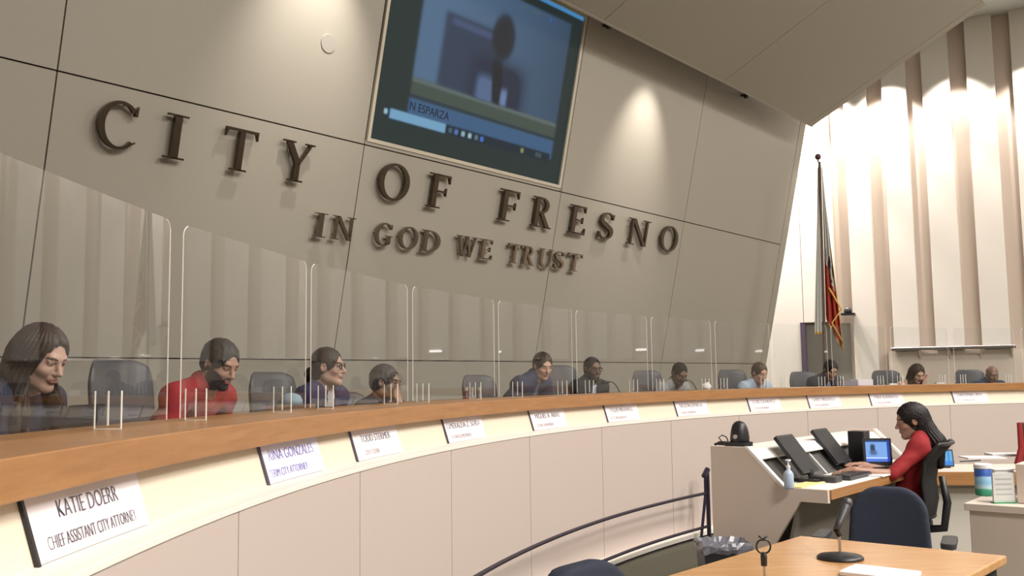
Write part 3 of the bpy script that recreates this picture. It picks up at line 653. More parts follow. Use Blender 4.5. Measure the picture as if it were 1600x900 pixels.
def person(label, key, root_loc, face_dir, headW, yaw=0, pitch=15, roll=0, skin=(.5, .3, .2), lip=(.42, .17, .15), brow=(.05, .03, .02), beard=None, beard_col=(.03, .02, .02),
           hair='short', hair_col=(.03, .02, .015), cloth='tee', ccol=(.4, .03, .03), col2=None, hands=None, h=.005, female=False, glasses=None, floor_z=PLAT, group=None, fine_hand=None, tie=None, wide=1.0, seatz=.48, elbows=None, half_sleeve=False):
    rz = heading(face_dir); root = empty('person', root_loc, rz); tag(root, label, 'person', group)
    cz, sz_ = math.cos(rz), math.sin(rz); RZ = np.array([[cz, -sz_, 0], [sz_, cz, 0], [0, 0, 1]]); L_ = lambda p: (np.asarray(p, float)-np.asarray(root_loc, float))@RZ
    H = L_(headW); Rh = rot(math.radians(yaw), math.radians(pitch), math.radians(roll)); hp = lambda *p: H+Rh@np.array(p, float)
    sw = (.172 if female else .205)*wide
    pel = np.array([0, 0, seatz+.11]); bodyfwd = (H-pel); bodyfwd[2] = 0
    sp_h = math.sin(math.radians(pitch)); S = H+np.array([0, -.045-.13*sp_h, -.195+.06*sp_h])-np.array([bodyfwd[0]*.15, bodyfwd[1]*.05, 0]); tilt = S-pel; tl = np.linalg.norm(tilt); td = tilt/tl
    fwdv = np.cross(td, np.array([1, 0, 0])); fwdv = -fwdv if fwdv[1] < 0 else fwdv; fwdv /= np.linalg.norm(fwdv); RT_ = np.stack([np.cross(fwdv, td), fwdv, td], -1)
    sh = {s: S+np.array([s*sw, 0, -.005]) for s in (-1, 1)}
    hands = hands or {}
    arm = {}
    for s in (-1, 1):
        tgt = np.asarray(L_(hands[s]) if s in hands else np.array([s*.20, .50, .775+.42-floor_z-(0 if floor_z == PLAT else .42)])); d = tgt-sh[s]; dl = np.linalg.norm(d); a, b = .30, .265
        if dl > a+b-.01: tgt = sh[s]+d/dl*(a+b-.01); d = tgt-sh[s]; dl = a+b-.01
        x = (a*a-b*b+dl*dl)/(2*dl); hh = math.sqrt(max(a*a-x*x, 0)); ud = d/dl; hint = np.array([s*.5, -.2, -1.]) if not (elbows and s in elbows) else np.asarray(elbows[s], float)
        hint = hint-ud*(hint@ud); hint /= np.linalg.norm(hint); arm[s] = (sh[s]+ud*x+hint*hh, tgt)
    def limb(F, g, kind):
        """kind: body, cloth"""
        mid = pel*.45+S*.55; ch = S-td*.15
        F.ell(ch, (.158*wide if not female else .135*wide, .108, .18), RT_, .05, g=g); F.ell(mid-td*.06, (.145*wide if not female else .12*wide, .10, .15), RT_, .06, g=g)
        F.ell(pel, (.165*wide, .125, .12), None, .06, g=g)
        if female:
            for s in (-1, 1): F.ell(ch+RT_@np.array([s*.06, .075, -.01]), (.055, .05, .055), RT_, .03, g=g)
        bare = kind == 'cloth' and cloth == 'sleeveless'; F.cap(sh[-1]*(.55 if bare else 1)+S*(.45 if bare else 0), sh[1]*(.55 if bare else 1)+S*(.45 if bare else 0), .052, .052, .05, g=g)
        for s in (-1, 1):
            if not bare: F.cap(H*.35+S*.65+np.array([0, -.01, .02]), sh[s]+np.array([0, 0, .015]), .05, .045, .04, g=g)
            if not bare: F.ell(sh[s], (.06, .06, .062), None, .04, g=g)
            e, w = arm[s]; short = cloth in ('sleeveless',) and kind == 'cloth'; tee = cloth == 'tee' and kind == 'cloth'
            if not short:
                if tee: e2 = sh[s]+(e-sh[s])*.75; F.cap(sh[s], e2, .056, .054, .03, g=g)
                else: F.cap(sh[s], e, .054 if not female else .045, .042 if not female else .036, .03, g=g)
            if kind == 'cloth' and cloth not in ('tee', 'sleeveless') and not half_sleeve: w2 = e+(w-e)*.93; F.cap(e, w2, .044, .034, .03, g=g)
            if kind == 'body': F.cap(e, w, .040 if not female else .034, .026 if not female else .022, .02)
    # ---- body
    allp = [H, S, pel]+[q for s in arm for q in arm[s]]; lo = np.min(allp, 0)-np.array([.26, .24, .0]); hi = np.max(allp, 0)+np.array([.26, .24, .22]); lo[2] = seatz-.02
    fr = [(H[i]-.135, H[i]+.135) for i in range(3)]; fines = [[fr[0]], [fr[1]], [fr[2]]]
    if fine_hand:
        for s in fine_hand:
            w = arm[s][1]
            for i in range(3): fines[i].append((w[i]-.14, w[i]+.14))
    HH = max(.009, h*2); F = Field(*[spaced(lo[i], hi[i], fines[i], h, HH) for i in range(3)])
    limb(F, 0, 'body'); nb = S+np.array([0, .012, .03])
    F.cap(hp(0, -.02, -.05), nb, .052 if not female else .045, .062 if not female else .052, .03)
    # legs
    for s in (-1, 1):
        hip = pel+np.array([s*.09, 0, -.02]); kn = np.array([s*.11, .44, seatz+.07]); F.cap(hip, kn, .085, .06, .03)
    # hands
    for s in (-1, 1):
        e, w = arm[s]; d = (w-e)/np.linalg.norm(w-e)
        if fine_hand and s in fine_hand: d = np.asarray(fine_hand[s], float); d /= np.linalg.norm(d)
        up = ZH-d*d[2]
        if np.linalg.norm(up) < .3: up = np.array([0, -1., 0])-d*(-d[1])
        up /= np.linalg.norm(up); lat = np.cross(d, up); Rm = np.stack([lat, d, up], -1)
        F.ell(w+d*.048, (.037, .052, .016), Rm, .015); F.cap(w-d*.01, w+d*.03, .024, .024, .02)
        for q, (lx, ln) in enumerate(((-.028, .066), (-.0095, .078), (.0095, .074), (.027, .058))):
            b0 = w+d*.088+lat*lx; k1 = b0+d*ln*.5-up*.008; k2 = k1+d*ln*.4-up*.022; F.cap(b0, k1, .0088, .0082, .006); F.cap(k1, k2, .0082, .0070, .004)
        tb = w+d*.028-lat*s*.028; t1 = tb+d*.035-lat*s*.026-up*.008; t2 = t1+d*.028-lat*s*.004-up*.01; F.cap(tb, t1, .012, .0105, .01); F.cap(t1, t2, .0105, .008, .005)
    # head
    fs = .93 if female else 1.0
    F.ell(hp(0, -.012, .032), (.076, .096, .087), Rh, .01); F.ell(hp(0, .022, -.03), (.060*fs, .068, .080), Rh, .03)
    F.cap(hp(-.042*fs, .0, -.065), hp(-.012, .066, -.096), .022, .017, .03); F.cap(hp(.042*fs, .0, -.065), hp(.012, .066, -.096), .022, .017, .03)
    F.ell(hp(0, .074, -.096), (.020, .016, .017), Rh, .02)
    F.cap(hp(-.030, .078, .028), hp(.030, .078, .028), .013, .013, .02)
    for s in (-1, 1):
        F.ell(hp(s*.037, .062, -.025), (.022, .020, .018), Rh, .025)
        F.ell(hp(s*.031, .094, .008), (.019, .013, .013), Rh, .012, 's'); F.ell(hp(s*.031, .074, .008), (.0135, .0130, .0125), Rh, .002)
        F.cap(hp(s*.018, .087, .0175), hp(s*.045, .080, .0155), .0045, .0045, .006)
        F.ell(hp(s*.079, -.008, .0), (.011, .020, .031), Rh, .008); F.ell(hp(s*.088, -.004, .003), (.006, .010, .018), Rh, .004, 's')
        F.ell(hp(s*.011, .098, -.030), (.008, .009, .007), Rh, .006)
    F.cap(hp(0, .086, .016), hp(0, .108, -.022), .008, .0115, .010); F.ell(hp(0, .112, -.026), (.0115, .010, .009), Rh, .006)
    F.ell(hp(0, .086, -.055), (.026, .012, .016), Rh, .012)
    F.cap(hp(-.016, .094, -.0525), hp(.016, .094, -.0525), .0045, .0045, .005); F.cap(hp(-.014, .094, -.0635), hp(.014, .094, -.0635), .0058, .0058, .005)
    F.cap(hp(-.018, .101, -.058), hp(.018, .101, -.058), .0028, .0028, .002, 's')
    def midx(P):
        q = (P-H)@Rh; x, y, z = np.abs(q[:, 0]), q[:, 1], q[:, 2]; m = np.zeros(len(P), int)
        inh = (vlen(q) < .15)
        if beard:
            lvl = {'full': -.030, 'stubble': -.040, 'goatee': -.040}[beard]
            cur = lvl-.02+.9*np.maximum(x-.030, 0)*1.0
            b = inh & (z < cur) & (z > -.135) & (y > -.005); mo = (z > -.050) & (z < -.038) & (x < .028) & (y > .085)
            bb = b | (inh & mo)
            if beard == 'goatee': bb &= (x < .034) & (y > .04)
            m[bb] = 5
        m[inh & (y > .084) & (x < .024) & (z < -.047) & (z > -.071)] = 1
        eb = np.sqrt(((x-.031)/.0115)**2+((z-.007)/.0036)**2); m[inh & (eb < 1) & (y > .068)] = 2; m[inh & (np.hypot(x-.031, (z-.007)*1.3) < .0050) & (y > .068)] = 3
        br = inh & (y > .065) & (np.abs(z-(.031-.25*np.abs(x-.034))) < .0042) & (x > .014) & (x < .050); m[br] = 4
        return m
    sdf_obj('body', F, skin_mats(key, skin, lip, brow, beard_col), root, midx)
    # ---- garment
    G = Field(*[np.arange(lo[i], hi[i], .011) for i in range(3)]); suit = cloth in ('suit', 'jacket', 'blazer')
    limb(G, .020 if suit else .011, 'cloth')
    X3 = np.stack(np.meshgrid(*G.a, indexing='ij'), -1); G.D += .0028*np.sin(X3[..., 2]*55+3*np.sin(X3[..., 0]*21)+X3[..., 1]*30)
    # neck opening
    nk = {'tee': .062, 'sleeveless': .085, 'suit': .066, 'jacket': .066, 'shirt': .058, 'blazer': .07, 'blouse': .075}[cloth]
    G.cap(nb+np.array([0, -.005, -.02]), nb+(hp(0, -.02, -.05)-nb)*1.5, nk, nk, .006, 's')
    if suit or cloth == 'blouse':
        a = nb+RT_@np.array([0, .13, .02]); bmt = ch_ = S-td*.32+RT_@np.array([0, .14, 0])
        G.cap(a, bmt, .062, .008, .004, 's')
    sdf_obj({'tee': 'shirt', 'sleeveless': 'top', 'suit': 'suit_jacket', 'jacket': 'jacket', 'shirt': 'shirt', 'blazer': 'blazer', 'blouse': 'blouse'}[cloth], G, [mat('cloth_'+key, ccol, .85, bump=.35, bscale=14, var=.12, vscale=9)], root, smooth=3)
    if suit or cloth == 'blouse':
        G2 = Field(*[np.arange(lo[i], hi[i], .009) for i in range(3)]); cl = cloth; cloth_ = 'shirt'
        mid = pel*.45+S*.55; chh = S-td*.15; g = .007
        G2.ell(chh, (.158*wide if not female else .135*wide, .108, .18), RT_, .05, g=g); G2.cap(sh[-1]*.6+S*.4, sh[1]*.6+S*.4, .052, .052, .05, g=g); G2.cap(nb, nb+np.array([0, .0, .03]), .06, .056, .03, g=g)
        G2.cap(nb+np.array([0, 0, .052]), hp(0, -.02, -.03), .058, .07, .003, 's')
        sdf_obj('undershirt' if female else 'dress_shirt', G2, [mat('inner_'+key, col2 or (.6, .6, .65), .8)], root, smooth=2)
    # collar
    if cloth in ('suit', 'shirt', 'blazer', 'tee'):
        m = MB(); pts = [nb+np.array([(.058 if not female else .052)*math.cos(q)*1.02, (.060 if not female else .054)*math.sin(q)-.004, .030+.014*(-math.sin(q))]) for q in np.linspace(0, 2*PI, 25)]
        m.tube(pts, .011 if cloth != 'tee' else .008, 6); local(m, 'collar', mat('inner_'+key, col2 or (.6, .6, .65), .8) if suit else MATS['cloth_'+key], root, smooth=True)
    if tie:
        a = nb+RT_@np.array([0, .070, .010]); b = S-td*.12+RT_@np.array([0, .128, 0]); c = S-td*.33+RT_@np.array([0, .122, 0])
        m = MB(); m.tube([a, a-td*.03+fwdv*.006, b, c], [.016, .011, .020, .026], 8); o = local(m, 'necktie', mat('tie_'+key, tie, .6), root, smooth=True)
    # trousers and shoes, out of sight behind the furniture
    T = Field(*[np.arange(a, b, .016) for a, b in ((-.32, .32), (-.22, .72), (0, seatz+.24))])
    T.ell(pel, (.18, .135, .115), None, .05)
    for s in (-1, 1):
        kn = np.array([s*.11, .44, seatz+.07]); an = np.array([s*.11, .46, .09]); T.cap(pel+np.array([s*.09, 0, -.02]), kn, .098, .075, .03); T.cap(kn, an, .072, .055, .03)
    sdf_obj('trousers', T, [mat('trousers_dark', (.03, .03, .038), .85)], root)
    for s in (-1, 1):
        T = Field(*[np.arange(a, b, .011) for a, b in ((s*.11-.09, s*.11+.09), (.34, .76), (-.02, .16))]); T.ell((s*.11, .47, .055), (.045, .06, .05), None, .02); T.ell((s*.11, .56, .035), (.045, .12, .034), None, .02); T.half(lambda P: .001-P[..., 2])
        sdf_obj('shoe', T, [M_black], root)
    # ---- hair
    if hair != 'bald':
        rngx = [H+np.array([-.21, -.30, -.46 if hair in ('long', 'longback') else -.14]), H+np.array([.19, .19, .17])]
        A = Field(*[np.arange(rngx[0][i], rngx[1][i], max(h, .0045)) for i in range(3)]); g = {'buzz': .006, 'short': .013, 'thick': .020, 'long': .019, 'longback': .016, 'bun': .013, 'curly': .022}[hair]
        A.ell(hp(0, -.0165, .034), (.077+g*.75, .0955+g*.75, .087+g*.95), Rh, .0)
        if hair in ('short', 'thick', 'curly', 'buzz'):
            A.ell(hp(0, -.045, -.02), (.066+g*.6, .058+g*.6, .058), Rh, .02)
            for s in (-1, 1): A.cap(hp(s*(.070+g*.3), .012, .02), hp(s*.069, .014, -.012), .011, .006, .01)
        if hair in ('thick',): A.cap(hp(-.045, .062, .088), hp(.045, .066, .084), .022, .020, .03)
        if hair == 'long':
            for s in (-1, 1):
                A.ell(hp(s*.070, -.022, -.03), (.030, .060, .095), Rh, .03); p0 = hp(s*.072, -.015, -.08); A.cap(p0, S+np.array([s*.105, .095, -.05]), .036, .034, .03); A.cap(S+np.array([s*.105, .095, -.05]), S+np.array([s*.10, .115, -.17]), .034, .018, .03)
            p0 = hp(0, -.070, -.02); A.cap(p0, S+np.array([0, -.105, -.10]), .078, .060, .04)
        if hair == 'longback':
            p0 = hp(0, -.050, .01); A.cap(p0, S+np.array([0, -.085, .03]), .074, .064, .04); A.cap(S+np.array([0, -.085, .03]), S+np.array([.0, -.105, -.12]), .064, .030, .04)
            for s in (-1, 1): A.ell(hp(s*.060, -.035, -.03), (.028, .045, .09), Rh, .03)
        if hair == 'bun':
            A.ell(hp(0, -.05, -.03), (.062, .055, .06), Rh, .02); A.ell(hp(0, -.118, -.045), (.042, .040, .044), Rh, .012); A.cap(hp(.0, -.125, -.06), hp(0.01, -.13, -.11), .022, .008, .01)
        # face, ears and neck stay free
        A.ell(hp(0, .120 if hair != 'long' else .112, -.030), (.070 if hair != 'long' else .076, .090 if hair != 'long' else .096, .120 if hair != 'bun' else .116), Rh, .010, 's')
        if hair in ('short', 'thick', 'buzz', 'curly', 'bun', 'longback'):
            for s in (-1, 1): A.ell(hp(s*.086, .002, -.018), (.022, .026, .038), Rh, .008, 's')
        if hair in ('short', 'thick', 'buzz', 'curly', 'bun'):
            A.cap(hp(0, .03, -.12), hp(0, .04, -.05), .06, .058, .01, 's')
        if hair in ('long', 'longback'): A.cap(hp(0, .14, -.24), hp(0, .062, -.06), .074, .058, .015, 's')
        Q = np.stack(np.meshgrid(*A.a, indexing='ij'), -1)
        if hair == 'curly': A.D += .004*np.sin(Q[..., 0]*190)*np.sin(Q[..., 1]*170)*np.sin(Q[..., 2]*180)
        elif hair != 'buzz':
            q = (Q-H)@Rh; az = np.arctan2(q[..., 0], q[..., 1]+.02); A.D += (.0030 if hair in ('long', 'longback') else .0016)*np.sin(az*(34 if hair == 'long' else 46)+q[..., 2]*18+2*np.sin(q[..., 2]*25))+(.0022*np.sin(q[..., 0]*120+2*np.sin(q[..., 1]*60))*np.sin(q[..., 1]*95+q[..., 2]*70) if hair in ('short', 'thick') else 0)+.0012*np.sin(az*83-q[..., 2]*30+1)
            if hair in ('long', 'longback', 'bun'): A.D += .007*np.exp(-((q[..., 0]-.012)/.006)**2)*(q[..., 2] > .06)*(q[..., 1] > -.04)
        sdf_obj('hair', A, [mat('hair_'+key, tuple(v*.6 for v in hair_col), .5 if hair != 'buzz' else .85, bump=.08, bscale=60, spec=.3, var=.35, vscale=40)], root, smooth=1)
    if glasses:
        m = MB(); e = lambda x, y, z: hp(x, y, z)
        for s in (-1, 1):
            pts = [e(s*.033+.024*math.cos(q), .099-.006*abs(math.cos(q)), .008+.0175*math.sin(q)) for q in np.linspace(0, 2*PI, 17)]; m.tube(pts, .0040, 5)
            m.tube([e(s*.057, .094, .012), e(s*.078, .05, .012), e(s*.083, -.005, .012), e(s*.082, -.02, -.002)], .0026, 5)
        m.tube([e(-.009, .101, .011), e(.009, .101, .011)], .0026, 5); o = local(m, 'eyeglasses', M_black, root, smooth=True)
    return root, hp, L_, RZ

def px_polar(x, y, r):
    z = 1.6
    for _ in range(8):
        th = th_px(x, r, z); P = polar(th, r, z); d = ray(x, y); Yd = P[1]; z = 1.5+d[2]*Yd/d[1]
    return th, P
def make_dais_chair():
    root = empty('conference_chair', (0, 0, 0))
    m = MB(); m.rbox((0, .0, 0), (.27, 0, 0), (0, .26, 0), (0, 0, .05), .08, 5); m.v = [(x, y+.10, z+.47) for x, y, z in m.v]; local(m, 'seat', M_leather, root, bevel=.02)
    # gently curved, rounded back
    m = MB(); NX, NZ = 12, 12; W_, Hh, th = .27, .70, .045; V = []; F = []
    for side in (0, 1):
        for j in range(NZ+1):
            for i in range(NX+1):
                a, b = -1+2*i/NX, j/NZ; rr = .12; x, z = a*W_, b*Hh
                # round the upper corners
                if z > Hh-rr and abs(x) > W_-rr:
                    dx, dz_ = abs(x)-(W_-rr), z-(Hh-rr); q = max(dx, dz_); ln = math.hypot(dx, dz_); f = q/ln if ln else 1; x = math.copysign(W_-rr+dx*f, x); z = Hh-rr+dz_*f
                edge = max(abs(a), b); t2 = th*(1-.75*max(0, edge-.75)/.25) ; y = -.10-.10*z+.06*abs(a)**2+(t2 if side else -t2)
                V.append((x, y, .45+z))
    n1 = (NX+1)*(NZ+1); g_ = lambda s, i, j: s*n1+j*(NX+1)+i
    for s in (0, 1):
        for j in range(NZ):
            for i in range(NX): F.append((g_(s, i, j), g_(s, i+1, j), g_(s, i+1, j+1), g_(s, i, j+1)))
    bd = [(i, 0) for i in range(NX)]+[(NX, j) for j in range(NZ)]+[(i, NZ) for i in range(NX, 0, -1)]+[(0, j) for j in range(NZ, 0, -1)]
    for k in range(len(bd)): a, b = bd[k], bd[(k+1) % len(bd)]; F.append((g_(0, *a), g_(0, *b), g_(1, *b), g_(1, *a)))
    m.add(V, F); local(m, 'backrest', M_leather, root, smooth=True, sub=1)
    for s in (-1, 1):
        m = MB(); m.tube([(s*.29, -.12, .50), (s*.31, -.12, .64), (s*.31, .18, .66), (s*.29, .2, .50)], .018, 8); m.rbox((s*.31, .04, .665), (.03, 0, 0), (0, .13, 0), (0, 0, .012), .02); local(m, 'armrest', M_black2, root)
    m = MB(); m.tube([(0, .1, .42), (0, .1, .08)], [.03, .03], 12)
    local(m, 'column', M_steel, root)
    m = MB()
    for k in range(5): q = 2*PI*k/5; m.tube([(0, .1, .09), (.3*math.cos(q), .1+.3*math.sin(q), .06)], [.03, .018], 8); m.tube([(.3*math.cos(q)-.012, .1+.3*math.sin(q), .03), (.3*math.cos(q)+.012, .1+.3*math.sin(q), .03)], .03, 10)
    local(m, 'base', M_black2, root)
    return root
CH = [(-40, 556, 'charcoal leather chair of the woman with long dark hair, at the left edge'), (212, 560, 'charcoal high-backed chair between the long-haired woman and the man in red'), (443, 580, 'charcoal chair left of the woman with the bun and glasses'),
      (556, 612, 'low charcoal chair between the bun-haired woman and the man with his hand at his face'), (760, 585, 'charcoal chair just left of the man in the navy jacket'), (888, 570, 'charcoal chair between the navy-jacket man and the black-jacket man'),
      (1020, 578, 'charcoal chair just left of the man in grey shirt and tie'), (1152, 577, 'charcoal chair left of the man in the pale blue patterned shirt'), (1263, 580, 'charcoal chair left of the man in suit and blue tie'),
      (1391, 578, 'charcoal chair left of the woman leaning on her hand'), (1521, 577, 'charcoal chair left of the bald man at the far right')]
base_chair = make_dais_chair(); chairs = []
for i, (x, y, lb) in enumerate(CH):
    r = 12.42; th, P = px_polar(x, y, r); o = base_chair if i == 0 else dup(base_chair); d = -(polar(th, 1, 0)-polar(th, 0, 0))
    ztop = P[2]-PLAT; sc = ztop/1.15; o.location = tuple(polar(th, r-.02, PLAT)); o.rotation_euler = (0, 0, heading(d)); o.scale = (1, 1, max(.80, min(1.12, sc))); tag(o, lb, 'chair', 'charcoal chairs behind the dais'); chairs.append((th, r, d, o.scale[2]))
def member(i, hx, hy, r, **k):
    th, P = px_polar(hx, hy, r); thc, rc, d, scz = chairs[i]; loc = polar(thc, rc-.10, PLAT)
    return person(headW=P, root_loc=loc, face_dir=d, seatz=.52*scz, **k)
DK = (.18, .095, .06); MD = (.42, .235, .16); LT = (.56, .33, .24); TN = (.46, .27, .18)
r_, hp1, Lf, _ = member(0, 64, 560, 11.95, label='woman with long dark hair and navy top looking down, by the left edge', key='a', yaw=-8, pitch=22, skin=(.52, .32, .25), lip=(.42, .20, .17), hair='long', hair_col=(.045, .024, .018), cloth='blouse', ccol=(.020, .020, .045), col2=(.02, .02, .045), female=True, h=.0035)
member(1, 344, 569, 11.85, label='man in a red shirt with short dark hair and a black beard, looking down', key='b', yaw=-14, pitch=26, skin=(.46, .26, .19), hair='short', hair_col=(.022, .017, .015), beard='full', beard_col=(.03, .022, .02), cloth='tee', ccol=(.33, .024, .03), h=.0035, wide=1.05)
member(2, 513, 574, 11.9, label='woman in a navy blazer with dark hair in a bun and black glasses, facing right', key='c', yaw=14, pitch=2, skin=(.55, .33, .25), hair='bun', hair_col=(.035, .022, .016), cloth='blazer', ccol=(.025, .022, .075), col2=(.65, .6, .62), glasses=1, female=True, h=.004)
th4, P4 = px_polar(602, 598, 11.85); hw = polar(th4+.0, 11.70, P4[2]-.15)
member(3, 602, 598, 11.85, label='man with short greying hair and dark glasses holding his hand to his face', key='d', yaw=16, pitch=8, skin=(.40, .24, .17), hair='short', hair_col=(.09, .08, .08), cloth='shirt', ccol=(.030, .032, .048), glasses=1, h=.004,
       hands={-1: polar(th4-.005, 11.70, P4[2]-.155)}, fine_hand={-1: (.05, -.25, 1)})
member(4, 848, 572, 11.9, label='man in a navy jacket with short brown hair looking down to the right', key='e', yaw=-26, pitch=20, skin=(.58, .34, .25), hair='short', hair_col=(.045, .028, .018), cloth='jacket', ccol=(.022, .030, .075), col2=(.12, .14, .20), h=.0045)
member(5, 926, 577, 11.9, label='man in a black jacket over a white shirt with short black hair and beard', key='f', yaw=-22, pitch=6, skin=DK, lip=(.20, .09, .07), hair='buzz', hair_col=(.02, .018, .017), beard='full', beard_col=(.018, .014, .013), cloth='jacket', ccol=(.02, .02, .026), col2=(.55, .55, .75), glasses=1)
member(6, 1062, 584, 11.88, label='man in a grey shirt and dark tie bending his head towards a microphone', key='g', yaw=-20, pitch=30, skin=DK, lip=(.2, .09, .07), hair='buzz', hair_col=(.02, .018, .017), cloth='shirt', ccol=(.30, .30, .30), tie=(.03, .025, .03))
member(7, 1187, 583, 11.88, label='man in a pale blue patterned shirt with light brown hair, looking down', key='h', yaw=-10, pitch=20, skin=(.56, .32, .22), hair='short', hair_col=(.13, .08, .05), brow=(.12, .07, .05), cloth='shirt', ccol=(.42, .50, .62))
member(8, 1298, 578, 11.88, label='man in a dark suit with a blue tie and black hair, looking down', key='i', yaw=-18, pitch=30, skin=(.40, .23, .15), hair='short', hair_col=(.012, .010, .010), cloth='suit', ccol=(.022, .020, .032), col2=(.42, .52, .68), tie=(.04, .08, .35))
th10, P10 = px_polar(1433, 584, 11.88)
member(9, 1433, 584, 11.88, label='woman in a sleeveless top with brown hair leaning her head on her hand', key='j', yaw=-12, pitch=30, skin=(.56, .34, .26), hair='long', hair_col=(.07, .036, .024), cloth='sleeveless', ccol=(.07, .03, .07), female=True,
       hands={1: P10+np.array([.052, -.085, -.13])}, fine_hand={1: (-.35, .1, 1)})
member(10, 1550, 585, 11.88, label='bald man in a navy suit and white shirt at the far right of the dais', key='k', yaw=-14, pitch=20, skin=(.24, .13, .09), lip=(.22, .1, .08), brow=(.06, .05, .05), hair='bald', cloth='suit', ccol=(.018, .028, .06), col2=(.7, .7, .74), tie=(.35, .12, .12))

# ------------------------------------------------------------------ clerk station
O3 = at_Y(1110, 697, 6.3); ZTOP = O3[2]; O3 = np.array([O3[0], O3[1], 0])
def sv(x, y, u=0):
    """pixel -> (v, z) on the station's end plane, u metres along"""
    P = on_plane(x, y, O3+SU*u, SU)-O3; return P@SV, P[2]
def SP(u, v, z): return O3+SU*u+SV*v+ZH*z
vt, zt = sv(1167, 698); ve, ze = sv(1225, 763); vf, zf = sv(1293, 765); _, zb = sv(1293, 787); vk, zk = sv(1250, 785); vk2, zk2 = sv(1206, 845)
ZD = .5*(ze+zf)
print('station', ZTOP, (vt, zt), (ve, ze), (vf, zf), zb, (vk, zk), (vk2, zk2))
LST = 2.35
root = empty('clerk_station', SP(0, 0, 0)); tag(root, 'pale desk console with slanted ends and hood where the woman in red works', 'desk')
slp = (vk-vk2)/(zk-zk2); vb = max(.12, vk-slp*(zk))
prof = [(0, 0), (vb, 0), (vk, zb), (vf, zb), (vf, ZD), (ve, ZD), (vt, ZTOP), (0, ZTOP)]
for u in (0, LST):
    m = MB(); m.prism([SP(u, v, z) for v, z in prof[:5]+prof[5:]], SU*.035); put(m, 'end_panel', M_station, root)
m = MB()
for u in (0, LST): m = MB(); m.prism([SP(u-.002, ve+.004, ZD+.004), SP(u-.002, vt+.004, ZTOP+.004), SP(u-.002, vt-.022, ZTOP+.004), SP(u-.002, ve-.022, ZD+.004)], SU*.039); put(m, 'white_edge_strip', M_stlip, root)
m = MB(); N_ = 10; P0 = [(0.0, ZTOP-.02), (vt-.01, ZTOP-.02), (vt+.05, ZTOP-.075), (vt+.045, ZTOP-.085), (vt-.02, ZTOP-.045), (0.0, ZTOP-.045)]
m.prism([SP(.035, v, z) for v, z in P0], SU*(LST-.035)); put(m, 'hood', M_stlip, root, bevel=.004)
m = MB(); m.box(SP(LST/2, .02, ZTOP/2), SU*(LST/2-.03), SV*.018, ZH*(ZTOP/2-.03)); put(m, 'front_panel', M_station, root)
fa, fb = (vt-.02, ZTOP-.06), (ve-.10, ZD+.002)
m = MB(); m.prism([SP(.036, fa[0], fa[1]), SP(.036, fb[0], fb[1]), SP(.036, fb[0]-.02, fb[1]), SP(.036, fa[0]-.02, fa[1])], SU*(LST-.04)); put(m, 'sloped_fascia', mat('dark_fascia', (.075, .07, .068), .5), root)
for u in (.42, .92, 1.45):
    m = MB(); m.prism([SP(u, fa[0]+.012, fa[1]), SP(u, fb[0]+.012, fb[1]+.004), SP(u, fb[0], fb[1]+.004), SP(u, fa[0], fa[1])], SU*.012); put(m, 'divider', M_stlip, root)
m = MB(); m.box(SP(LST/2, (vf+.05)/2, ZD-.02), SU*(LST/2-.036), SV*((vf-.05)/2), ZH*.019); put(m, 'worktop', M_stlip, root)
m = MB(); m.box(SP(LST/2, vf+.006, ZD-.03), SU*(LST/2-.03), SV*.006, ZH*.028); put(m, 'wood_edge', M_counter, root)
m = MB(); m.prism([SP(.04, vk2, .02), SP(.04, vk-.02, zb-.02), SP(.04, vk-.04, zb-.02), SP(.04, vk2-.02, .02)], SU*(LST-.08)); put(m, 'knee_panel', mat('station_knee', (.20, .18, .15), .7), root)
def on_sta(x, y, z): P = on_z(x, y, z); return P
# domed camera on the end of the station
c = on_plane(1154, 692, SP(.10, 0, 0), SU); c[2] = ZTOP; pxm = c[1]/1500
root = empty('dome_camera', c); tag(root, 'black domed camera with a small cable sitting on top of the pale console', 'camera')
m = MB(); m.rbox(c+ZH*.013*1, SV*.078, SU*.06, ZH*.013, .02); put(m, 'base', M_black, root)
m = MB(); m.lathe([(.060, .026), (.062, .05), (.058, .085), (.053, .11), (.044, .135), (.030, .152), (.012, .16), (.001, .161)], c+SV*.010, 24); put(m, 'dome', M_black, root, smooth=True)
m = MB(); q = c+SV*.010-SU*.052+ZH*.062; m.tube([q, q-SU*.016], [.016, .014], 14); put(m, 'lens', M_steel, root)
m = MB(); q = c-SV*.075; m.box(q-SV*.03+ZH*.014, SV*.03, SU*.025, ZH*.012); put(m, 'connector', M_black, root)
m = MB(); m.tube([q-SV*.04+ZH*.02, q-SV*.065+ZH*.05, q-SV*.04+ZH*.066, q-SV*.01+ZH*.055, q+ZH*.03], .004, 6); m.tube([q-SV*.05+ZH*.018, q-SV*.095+ZH*.004], .009, 6); put(m, 'cable', M_black, root)
